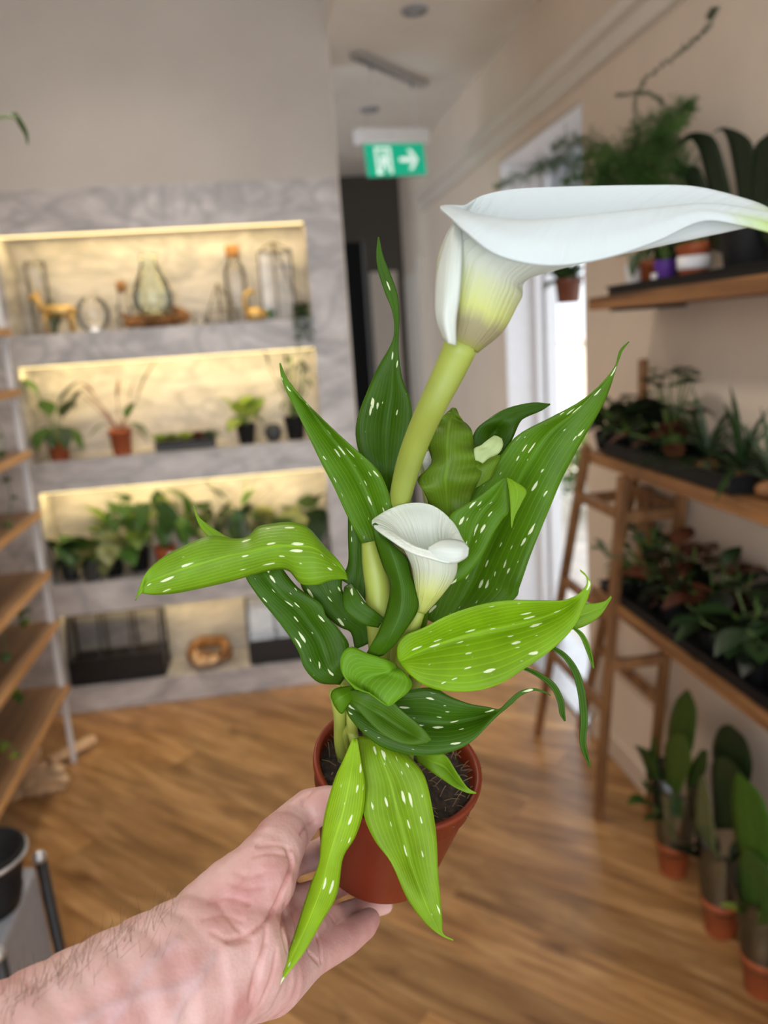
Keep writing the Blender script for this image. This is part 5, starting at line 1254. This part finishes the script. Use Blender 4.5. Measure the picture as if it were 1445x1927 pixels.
# lower shelf
Z3 = .7425
tray('long black tray on the lower trestle shelf', .895, 1.05, .75, 2.08, Z3, .030)
Z3t = Z3 + .0045
rosette('echeveria', 'pale green rosette succulent at the far end of lower shelf', RB(1178, 1110, .935, Z3t), .065, 'lfv', 26, pot=(.036, .05, 'black'))
b = RB(1225, 1110, .99, Z3t)
plant('bushy_plant', 'bushy mid-green plant behind the rosette succulent', b, .042, .06, 'black', fan(121, 46, (25, 88), (.04, .15), (-20, 60), (.035, .055), .8, 'ovate', ('lf', 'lfd', 'lfg')), rim=False)
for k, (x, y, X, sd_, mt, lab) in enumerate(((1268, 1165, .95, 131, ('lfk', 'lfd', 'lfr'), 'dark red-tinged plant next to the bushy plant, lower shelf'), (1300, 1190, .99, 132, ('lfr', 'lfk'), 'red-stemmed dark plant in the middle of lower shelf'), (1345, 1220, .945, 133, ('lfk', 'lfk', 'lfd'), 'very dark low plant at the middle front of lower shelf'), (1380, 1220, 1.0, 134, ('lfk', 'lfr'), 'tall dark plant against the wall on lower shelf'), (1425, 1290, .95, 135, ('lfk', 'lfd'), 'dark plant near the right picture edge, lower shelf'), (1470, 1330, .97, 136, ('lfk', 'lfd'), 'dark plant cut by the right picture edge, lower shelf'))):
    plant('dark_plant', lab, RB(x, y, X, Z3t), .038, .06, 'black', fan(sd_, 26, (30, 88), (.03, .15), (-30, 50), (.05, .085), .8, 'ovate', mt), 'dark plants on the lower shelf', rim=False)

# ------------------------------------------------------------------ plants in sleeves on the floor at the right
def sleeve(parent, b, r0, r1, h, seed):
    q = random.Random(seed); n = 28; g = []
    for i in range(9):
        f = i / 8; row = []
        for k in range(n):
            a_ = 2 * math.pi * k / n; r_ = (r0 + (r1 - r0) * f) * (1 + .05 * f * math.sin(5 * a_ + seed) + .03 * q.uniform(-1, 1))
            row.append(b + Vector((r_ * math.cos(a_), r_ * math.sin(a_), .07 + h * f + (.02 * math.sin(3 * a_ + seed) if i == 8 else 0))))
        g.append(row)
    return solid(MB().grid(g, True).build('plastic_sleeve', M['sleeve'], parent, True), .0006)
def floor_leaf(t, X, st, col):
    leaf(st, t, col, 0, 'calla_plain', proj=lambda x, y, o: on(x, y, 0, X + o), n=16, cols=7, thick=.001)
b = on(1270, 1638, 2, 0); b = Vector((.985, b.y, .001))
t = plant('sleeved_plant', 'tall broad-leaved plant in terracotta pot, farthest on the floor', b, .048, .098, 'terrab', fan(141, 10, (60, 88), (.06, .20), (20, 70), (.08, .11), .5, 'ovate', ('lf', 'lfd', 'lfv')), 'sleeved plants on the floor')
floor_leaf(t, .975, [(1265, 1500, 1272, 1500, 1280, 1500), (1258, 1440, 1272, 1440, 1292, 1440), (1256, 1400, 1276, 1395, 1305, 1400), (1258, 1360, 1284, 1350, 1311, 1350), (1272, 1318, 1292, 1315, 1308, 1325), (1290, 1299, 1293, 1298, 1297, 1300)], (.05, .105, .018))
floor_leaf(t, .95, [(1250, 1500, 1262, 1500, 1275, 1500), (1250, 1440, 1275, 1430, 1300, 1440), (1252, 1400, 1278, 1395, 1298, 1410), (1270, 1382, 1280, 1380, 1290, 1385)], (.07, .13, .02))
floor_leaf(t, .94, [(1225, 1490, 1235, 1490, 1245, 1490), (1212, 1440, 1222, 1438, 1236, 1440), (1200, 1412, 1208, 1408, 1220, 1412), (1192, 1404, 1194, 1403, 1196, 1404)], (.035, .08, .015))
floor_leaf(t, .95, [(1222, 1460, 1230, 1460, 1236, 1460), (1220, 1420, 1230, 1416, 1237, 1420), (1230, 1386, 1232, 1385, 1235, 1388)], (.045, .09, .015))
floor_leaf(t, .96, [(1290, 1480, 1300, 1480, 1310, 1480), (1300, 1440, 1315, 1440, 1328, 1450), (1318, 1412, 1325, 1410, 1332, 1414)], (.03, .07, .015))
sleeve(t, b, .044, .072, .22, 3)
b = on(1362, 1750, 2, 0); b = Vector((.985, b.y, .001))
t = plant('sleeved_plant', 'dark round-leaved plant in terracotta pot, middle of the floor row', b, .048, .098, 'terrab', fan(142, 6, (60, 88), (.06, .16), (20, 70), (.07, .10), .5, 'ovate', ('lfk', 'lfd', 'lfv')), 'sleeved plants on the floor')
floor_leaf(t, 1.0, [(1370, 1500, 1385, 1500, 1400, 1500), (1348, 1450, 1380, 1450, 1412, 1470), (1340, 1410, 1375, 1405, 1415, 1430), (1350, 1375, 1375, 1370, 1402, 1390), (1362, 1364, 1370, 1363, 1378, 1366)], (.028, .05, .018))
floor_leaf(t, .97, [(1345, 1560, 1365, 1560, 1390, 1560), (1340, 1490, 1372, 1490, 1402, 1500), (1340, 1440, 1368, 1435, 1395, 1455), (1350, 1425, 1362, 1424, 1375, 1430)], (.035, .06, .022))
floor_leaf(t, .94, [(1325, 1630, 1335, 1630, 1345, 1625), (1308, 1570, 1325, 1565, 1345, 1570), (1310, 1500, 1322, 1495, 1335, 1500), (1318, 1462, 1321, 1460, 1325, 1463)], (.15, .17, .07))
sleeve(t, b, .044, .066, .20, 5)
b = on(1432, 1862, 2, 0); b = Vector((.975, b.y, .001))
t = plant('sleeved_plant', 'bright patterned-leaf plant in terracotta pot, nearest on the floor', b, .048, .098, 'terrab', fan(143, 7, (60, 88), (.06, .18), (20, 70), (.07, .10), .5, 'ovate', ('lf', 'lfd', 'lfl')), 'sleeved plants on the floor')
floor_leaf(t, .94, [(1400, 1640, 1420, 1640, 1445, 1640), (1385, 1580, 1415, 1580, 1455, 1590), (1376, 1520, 1408, 1515, 1448, 1535), (1380, 1470, 1402, 1470, 1428, 1490), (1386, 1456, 1390, 1455, 1395, 1458)], (.07, .17, .02))
floor_leaf(t, .93, [(1410, 1740, 1430, 1740, 1450, 1740), (1392, 1690, 1420, 1685, 1455, 1690), (1388, 1630, 1415, 1625, 1450, 1640), (1396, 1600, 1408, 1598, 1422, 1605)], (.06, .13, .025))
sleeve(t, b, .044, .066, .20, 7)

# ------------------------------------------------------------------ yard planting
q = random.Random(33)
for k, (x, y, z, R_, mt) in enumerate(((2.55, 5.9, -.05, .42, 'lf'), (2.95, 7.6, -.05, .35, 'lfl'), (2.2, 6.75, -.05, .34, 'lfl'))):
    b = Vector((x, y, z))
    t = thing('garden_shrub', ['mid-green shrub in the yard seen through the doorway', 'lime shrub by the yard wall seen through the doorway', 'light green low shrub in the bright yard behind the white frame'][k], 'shrub', b)
    MB().tube([b, b + Vector((0, 0, R_ * .8))], [.02, .01], 6).build('trunk', M['bark'], t)
    m_ = MB()
    for _ in range(700):
        v = Vector((q.gauss(0, 1), q.gauss(0, 1), q.gauss(0, 1))).normalized() * R_ * q.uniform(.5, 1); p = b + Vector((0, 0, R_)) + v
        w_ = v.orthogonal().normalized() * .022; m_.tri(p - w_, p + w_, p + Vector((q.uniform(-1, 1), q.uniform(-1, 1), q.uniform(-.3, 1))).normalized() * .07)
    f = m_.build('foliage', M[mt], t); f['kind'] = 'stuff'
